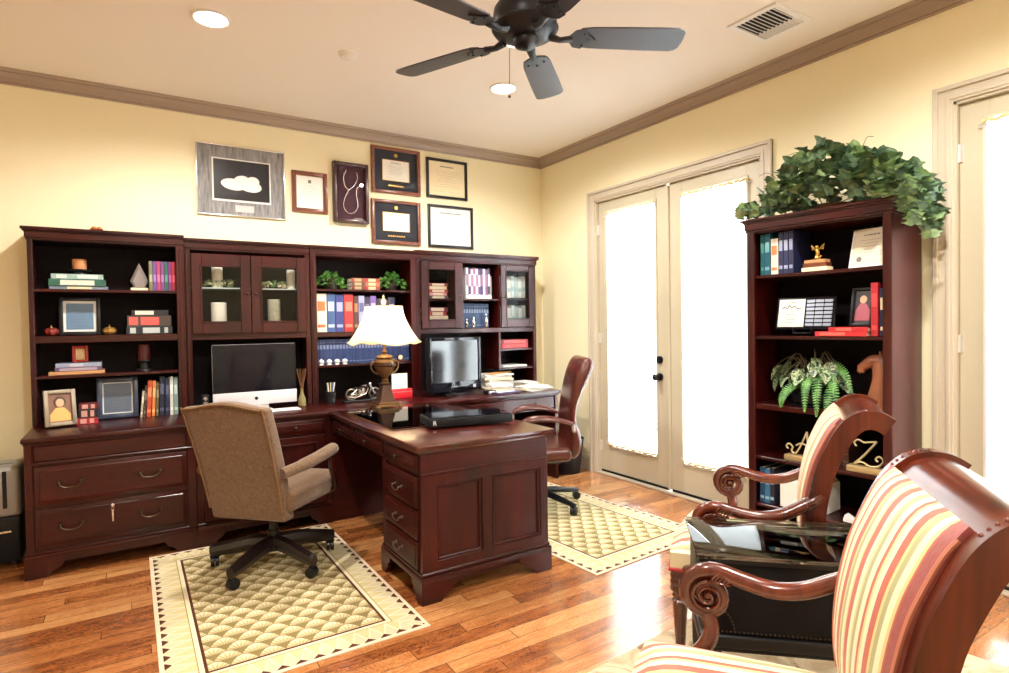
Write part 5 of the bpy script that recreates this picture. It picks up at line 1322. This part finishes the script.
def tan_chair():
    rz = radians(-46); z0 = .0065
    t = thing('office_chair', 'tan tweed high-back office chair with nailhead trim, turned away from us on the near rug', 'office chair', (.658, 3.48, 0), rz)
    star_base(t, .325, wood('dark_leg_wood', srgb(14, 8, 8), srgb(30, 14, 12), .4, 0), z0, True, radians(150), rz)
    a = MB(); a.cyl((0, 0, z0+.09), (0, 0, z0+.2), .032, 18); a.cyl((0, 0, z0+.19), (0, 0, z0+.33), .022, 16); a.cyl((0, 0, z0+.09), (0, 0, z0+.15), .055, 18); a.build('column', M_black, t)
    a = MB(); a.box(-.12, .12, -.15, .15, .33, .365, .01, 2); a.tube([(.1, 0, .345), (.22, .02, .335)], .006, 8); a.build('mechanism', M_black, t)
    a = MB(); a.box(-.255, .255, -.21, .27, .365, .49, .045, 5); a.warp(lambda c: (c.x*(1+.10*(c.y+.21)), c.y, c.z+.02*(1-(c.x/.27)**2)*(c.z > .43))); a.build('seat', M_tweed, t)
    # camel back: front to back slab following a recline
    a = MB(); nx, nz = 20, 16; W = .238
    def crest(u): return .545+.045*cos(u*pi)*(abs(u) < 1)-.012*(abs(u) > .93)   # height above .37
    front, back = [], []
    def P(u, v, s):   # u -1..1, v 0..1, s -1 front, 1 back
        H = .632+.014*(cos(u*pi*1.0) if abs(u) < 1 else -1); z = .322+v*H
        w_ = W*(.93+.07*v); y = -.165-.14*v-.05*(v**2)-(.045 if s > 0 else -.045)*(1-.15*v)
        bulge = .018*(1-u*u)*sin(pi*min(1, v*1.05)) * (1 if s < 0 else .35)
        y += bulge*(1 if s < 0 else -1)
        return (u*w_, y, z)
    secs = []
    for k in range(nz+1):
        v = k/nz; ring = [P(-1+2*i/nx, v, -1) for i in range(nx+1)]+[P(1-2*i/nx, v, 1) for i in range(nx+1)]
        secs.append(ring)
    a.loft(secs, cap=False)
    fr_ = [P(-1+2*i/nx, 1, -1) for i in range(nx+1)]; bk = [P(-1+2*i/nx, 1, 1) for i in range(nx+1)]
    for i in range(nx):
        a.face([fr_[i], fr_[i+1], bk[i+1], bk[i]])
    fr_ = [P(-1+2*i/nx, 0, -1) for i in range(nx+1)]; bk = [P(-1+2*i/nx, 0, 1) for i in range(nx+1)]
    for i in range(nx): a.face([fr_[i], bk[i], bk[i+1], fr_[i+1]])
    bmesh.ops.remove_doubles(a.bm, verts=a.bm.verts, dist=.0005)
    es = [e for e in a.bm.edges if len(e.link_faces) == 2 and e.calc_face_angle(0) > .9]
    bmesh.ops.bevel(a.bm, geom=es, offset=.018, segments=3, affect='EDGES', profile=.5)
    a.build('backrest', M_tweed, t, sharp=1.0)
    a = MB()
    pts = [P(-.97, v/20, 1) for v in range(2, 21)]+[P(-.97+1.94*i/20, .985, 1) for i in range(21)]+[P(.97, 1-v/20, 1) for v in range(0, 19)]
    a.tube([(p[0]*1.0, p[1]-.004, p[2]) for p in pts], .005, 6)
    a.build('welt', plain('tan_cord', srgb(122, 90, 60), .8), t)
    for p in pts[18:41]: MB().sph((p[0]*.95, p[1]-.005, p[2]-.014), .003, n=6).build('nailhead', M_brass, t)
    for s in (-1, 1):
        a = MB(); a.tube(sm([(s*.238, -.255, .59), (s*.278, -.12, .608), (s*.29, .04, .625), (s*.285, .155, .635), (s*.28, .175, .632)]), [.030]*6+[.033]*6+[.034]*6+[.033]*6+[.018], 14, sx=.95)
        ob = a.build('armrest', M_tweed, t)
        b2 = MB(); b2.tube(sm([(s*.285, .145, .61), (s*.287, .14, .54), (s*.288, .17, .46), (s*.283, .185, .40)]), [.024]*19, 8, sx=.7); b2.tube([(s*.285, .19, .41), (s*.2, .18, .372)], .018, 8)
        b2.build('arm_post', M_mahZ, ob)
tan_chair()
def exec_chair():
    rz = radians(62); z0 = .0065
    t = thing('executive_chair', 'brown leather executive chair behind the far side of the desk', 'office chair', (2.495, 3.50, 0), rz)
    star_base(t, .335, M_blackpl, z0, False, radians(-78), rz)
    a = MB(); a.cyl((0, 0, z0+.08), (0, 0, z0+.2), .03, 18); a.cyl((0, 0, z0+.19), (0, 0, .34), .018, 16); a.cyl((0, 0, z0+.08), (0, 0, z0+.125), .05, 18); a.build('column', M_black, t)
    a = MB(); a.box(-.13, .13, -.16, .14, .335, .37, .01, 2); a.build('mechanism', M_black, t)
    a = MB(); a.box(-.25, .25, -.22, .25, .37, .475, .045, 5); a.warp(lambda c: (c.x, c.y, c.z-.03*max(0, c.y-.12)*6)); a.build('seat', M_leather, t)
    path = [(-.205, .40), (-.235, .45), (-.24, .54), (-.225, .64), (-.235, .76), (-.27, .88), (-.31, .98), (-.34, 1.05), (-.355, 1.085)]
    P_ = sm([(0, y, z) for y, z in path], 3); n = len(P_); secs = []
    for i, p in enumerate(P_):
        u = i/(n-1); hw = .245*(1-.18*max(0, (u-.6)/.4)**2)*(.8+.2*min(1, u*6)); th = (.048+.016*sin(u*pi*3+.4))*(1-.5*max(0, (u-.9)/.1)**2)
        ta = (P_[min(i+1, n-1)]-P_[max(i-1, 0)]).normalized(); nn = Vector((0, -ta.z, ta.y))
        ring = []
        for j in range(28):
            an = 2*pi*j/28; cx = abs(cos(an))**.55*(1 if cos(an) > 0 else -1); sy = abs(sin(an))**.8*(1 if sin(an) > 0 else -1)
            ring.append(Vector((cx*hw, p.y, p.z))+nn*sy*th)
        secs.append(ring)
    a = MB(); a.loft(secs); a.build('backrest', M_leather, t, sharp=1.2)
    for s in (-1, 1):
        a = MB(); a.tube(sm([(s*.275, -.215, .64), (s*.28, -.1, .675), (s*.28, .03, .685), (s*.275, .11, .67), (s*.27, .15, .64)]), [.010+.008*sin(pi*k/24) for k in range(25)], 10, sx=1.5, up=(1, 0, 0) if 0 else None)
        ob = a.build('armrest', M_leather, t)
        b2 = MB(); b2.tube(sm([(s*.27, .15, .64), (s*.275, .145, .57), (s*.27, .09, .45), (s*.22, .05, .40)]), .010, 8, sx=1.3); b2.tube(sm([(s*.275, -.215, .64), (s*.27, -.22, .6), (s*.22, -.235, .575)]), .012, 8); b2.build('arm_bracket', M_alu, ob)
exec_chair()

# ------------------------------------------------------------------ striped armchairs
def armchair(label, loc, rz, group):
    t = thing('armchair', label, 'armchair', (loc[0], loc[1], .0065), rz, group)
    z0 = 0
    path = [(-.345, z0+.003), (-.345, .03), (-.315, .12), (-.27, .23), (-.235, .34), (-.215, .44), (-.205, .54), (-.212, .66), (-.236, .78), (-.266, .86), (-.298, .925), (-.332, .964), (-.365, .978), (-.40, .975), (-.43, .957)]
    P_ = [(p.y, p.z) for p in sm([(0, y, z) for y, z in path], 4)]; n = len(P_)
    def hwx(z): return .245 if z < .5 else .245+.008*(z-.5)/.5
    for s in (-1, 1):
        xs = [s*hwx(z) for y, z in P_]; k = len(P_)
        x0 = [x-.021 for x in xs]; x1 = [x+.021 for x in xs]
        th = [.045+.018*min(1, max(0, (z-.2)/.3)) for y, z in P_]
        a = MB(); a.strip(P_, x0, x1, th)
        es = [e for e in a.bm.edges if len(e.link_faces) == 2 and e.calc_face_angle(0) > 1.2]
        bmesh.ops.bevel(a.bm, geom=es, offset=.006, segments=2, affect='EDGES')
        st_ = a.build('back_post', M_chairwood, t)
        # carved leaf ends near the crest, on the front face
        a = MB()
        for q in range(7):
            i = n-6-q-3; y, z = P_[i]; y2, z2 = P_[i+1]; ta = Vector((y2-y, z2-z)).normalized(); nf = Vector((ta.y, -ta.x))
            a.sph((xs[i], y+nf.x*.030, z+nf.y*.030), .0055, (1.2, .7, 1.1), 8)
            for e in (-1, 1): a.sph((xs[i]+e*.011, y+nf.x*.029, z+nf.y*.029-.004), .004, n=6)
        a.build('carving', M_chairwood, st_)
    # crest rail
    i0 = next(i for i, (y, z) in enumerate(P_) if z > .944)
    a = MB(); a.strip(P_[i0:], -.231, .231, [.038]*(n-i0)); a.build('crest_rail', M_chairwood, t)
    a = MB(); yb, zb_ = P_[i0]; a.tube([(-.226, yb+.03, zb_), (.226, yb+.03, zb_)], .006, 8); a.build('crest_bead', M_chairwood, t)
    a = MB(); a.tube([(-.235, -.21, .39), (.235, -.21, .39)], .02, 8, sq=True); a.build('rear_rail', M_chairwood, t)
    # upholstered back
    i1 = next(i for i, (y, z) in enumerate(P_) if z > .44)
    nx = 18; secs = []
    for i in range(i1, i0+1):
        y, z = P_[i]; y2, z2 = P_[i+1]; ta = Vector((y2-y, z2-z)).normalized(); nf = Vector((ta.y, -ta.x))
        u = (i-i1)/(i0-i1); fr_ = []; bk = []
        for j in range(nx+1):
            w_ = -1+2*j/nx; pf = .040+.022*(1-w_**4)*(1-(2*u-1)**6); fr_.append((w_*.226, y+nf.x*pf, z+nf.y*pf)); bk.append((w_*.226, y-nf.x*.022, z-nf.y*.022))
        secs.append(fr_+bk[::-1])
    a = MB(); a.loft(secs); a.build('back_cushion', M_stripe, t, sharp=1.0)
    a = MB()
    for s in (-1, 1): a.tube([(s*.224, P_[i][0]+.043*1.0*(1), P_[i][1]+.002) for i in range(i1, i0+1)], .005, 6)
    a.tube([(x_*.0224, P_[i0-1][0]+.04, P_[i0-1][1]-.002) for x_ in range(-10, 11)], .005, 6)
    a.build('piping', plain('rose_piping', srgb(188, 120, 96), .6), t)
    # seat
    nx, ny = 20, 16
    def S_(x, y): w_ = .24+.045*(y+.2)/.5; return (x*w_, y)
    top, bot = [], []
    secs = []
    for j in range(ny+1):
        v = j/ny; y = -.19+.49*v; row = []
        for i in range(nx+1):
            x = -1+2*i/nx; px, py_ = S_(x, y); e = (1-abs(x)**5)*(1-abs(2*v-1)**7); py_ += .022*(1-x*x)*(v > .9)*((v-.9)/.1)
            row.append((px, py_, .425+.05*e))
        low = [(q[0], q[1], .355) for q in row][::-1]
        secs.append(row+low)
    a = MB(); a.loft(secs); a.build('seat', M_stripeS, t, sharp=.9)
    a = MB(); ring = [S_(-1, -.19+.49*q/10) for q in range(11)]+[S_(-1+q/5, .30+.022*(1-(-1+q/5)**2)) for q in range(1, 10)]+[S_(1, .30-.49*q/10) for q in range(11)]
    a.tube([(p[0]*1.004, p[1], .358) for p in ring], .008, 8); a.build('seat_piping', plain('crimson_piping', srgb(158, 34, 40), .5), t)
    for s in (-1, 1):
        a = MB(); cx, cy = s*.255, .268
        a.box(cx-.03, cx+.03, cy-.03, cy+.03, .272, .352, .004, 2)
        prof = [(0, z0), (.015, z0), (.017, z0+.02), (.028, .215), (.030, .23), (.022, .238), (.031, .25), (.027, .262), (.03, .272), (0, .272)]
        secs = []
        for r_, z_ in prof: secs.append([(cx+max(r_, .001)*(1-(.09 if .02 < z_ < .24 and j % 4 < 2 else 0))*cos(2*pi*j/40), cy+max(r_, .001)*(1-(.09 if .02 < z_ < .24 and j % 4 < 2 else 0))*sin(2*pi*j/40), z_) for j in range(40)])
        a.loft(secs); lg = a.build('leg', M_chairwood, t)
        a = MB()
        for q in range(5):
            for r_ in range(3): a.sph((cx-.024+q*.012, cy+.03, .286+r_*.024), .006, (1, .6, 1.6), 6); a.sph((cx+s*.03, cy-.024+q*.012, .286+r_*.024), .006, (.6, 1, 1.6), 6)
        a.build('carving', M_chairwood, lg)
        # arm with volute
        pts = sm([(s*.249, -.228, .70), (s*.253, -.205, .68), (s*.262, -.17, .66), (s*.278, -.10, .622), (s*.293, -.03, .608), (s*.306, .04, .617), (s*.314, .10, .632), (s*.315, .135, .636)], 5)
        m_ = len(pts)
        a = MB(); a.tube(pts, [.020+.003*sin(pi*k/m_) for k in range(m_)], 12, sx=1.15, up=(0, 0, 1))
        yc, zc = .135, .566; X_ = s*.315
        sp = [(X_, yc+(.067-.0115*q/6)*sin(q*pi/9), zc+(.067-.0115*q/6)*cos(q*pi/9)) for q in range(-1, 30)]
        a.tube(sp, [.022-.012*k/30 for k in range(31)], 10, sx=1.0, up=(1, 0, 0))
        a.sph((X_, yc, zc), .016, (1.5, 1, 1), 12)
        ar = a.build('armrest', M_chairwood, t, sharp=1.0)
        a = MB()
        for e in (-1, 1):
            xx_ = X_+e*.024
            a.tube([(xx_, yc+(.044-.0013*q)*sin(q*pi/7), zc+(.044-.0013*q)*cos(q*pi/7)) for q in range(0, 28)], .0042, 6)
            for q in range(5): a.tube(sm([(xx_, yc-.03-.010*q, .638-.003*q), (xx_, yc-.012-.009*q, .618-.003*q), (xx_, yc-.02-.010*q, .606)]), .0034, 5)
        a.build('scroll_carving', M_chairwood, ar)
        a = MB(); a.tube(sm([(s*.312, .135, .52), (s*.31, .125, .47), (s*.303, .145, .42), (s*.29, .19, .38), (s*.272, .235, .355)]), [.022+.010*k/24 for k in range(25)], 10, sx=.75); a.build('arm_support', M_chairwood, ar)
    return t
armchair('red and cream striped armchair standing beyond the black side table', (2.165, 1.483), radians(31), 'striped armchairs')
armchair('red and cream striped armchair at the bottom right corner, closest to us', (1.180, .777), radians(38.1), 'striped armchairs')

# ------------------------------------------------------------------ side table
t = thing('side_table', 'black leather trunk side table with nailheads and a glass top', 'side table', (1.770, 1.117, .0065), radians(-43.8))
MB().box(-.275, .275, -.165, .165, .375, .592, .006, 2).build('trunk', M_blkleather, t)
a = MB(); a.box(-.285, .285, -.175, .175, .335, .375, .008, 3); a.box(-.278, .278, -.168, .168, .322, .335, .003); a.build('base_rail', M_black, t)
a = MB(); a.box(-.284, .284, -.174, .174, .592, .608, .004, 2); a.build('lid', M_black, t)
MB().box(-.292, .292, -.182, .182, .6085, .620, .003, 2).build('glass_top', M_tabglass, t)
for sx in (-1, 1):
    for sy in (-1, 1):
        a = MB(); a.tube([(sx*.245, sy*.14, .324), (sx*.25, sy*.142, .15), (sx*.262, sy*.15, .0)], [.03, .022, .018], 8, sq=True); a.build('leg', M_black, t)
a = MB()
for sy in (-1, 1):
    for k in range(44): a.sph((-.268+k*.01247, sy*.166, .384), .0036, n=6)
    for sx in (-1, 1):
        for q in range(1, 12): a.sph((sx*(.275-.075*sin(q*pi/24) if 0 else .19+.085*cos(q*pi/24)) if 0 else sx*(.268-.085*sin(q*pi/24)), sy*.166, .384+.085*cos(q*pi/24)), .0036, n=6)
for sx in (-1, 1):
    for k in range(26): a.sph((sx*.276, -.158+k*.01264, .384), .0036, n=6)
a.build('nailhead_trim', M_brass, t)

# ------------------------------------------------------------------ light
w_ = bpy.data.worlds.new('sky'); S.world = w_; w_.use_nodes = True
w_.node_tree.nodes['Background'].inputs[0].default_value = (.86, .93, 1, 1); w_.node_tree.nodes['Background'].inputs[1].default_value = 38
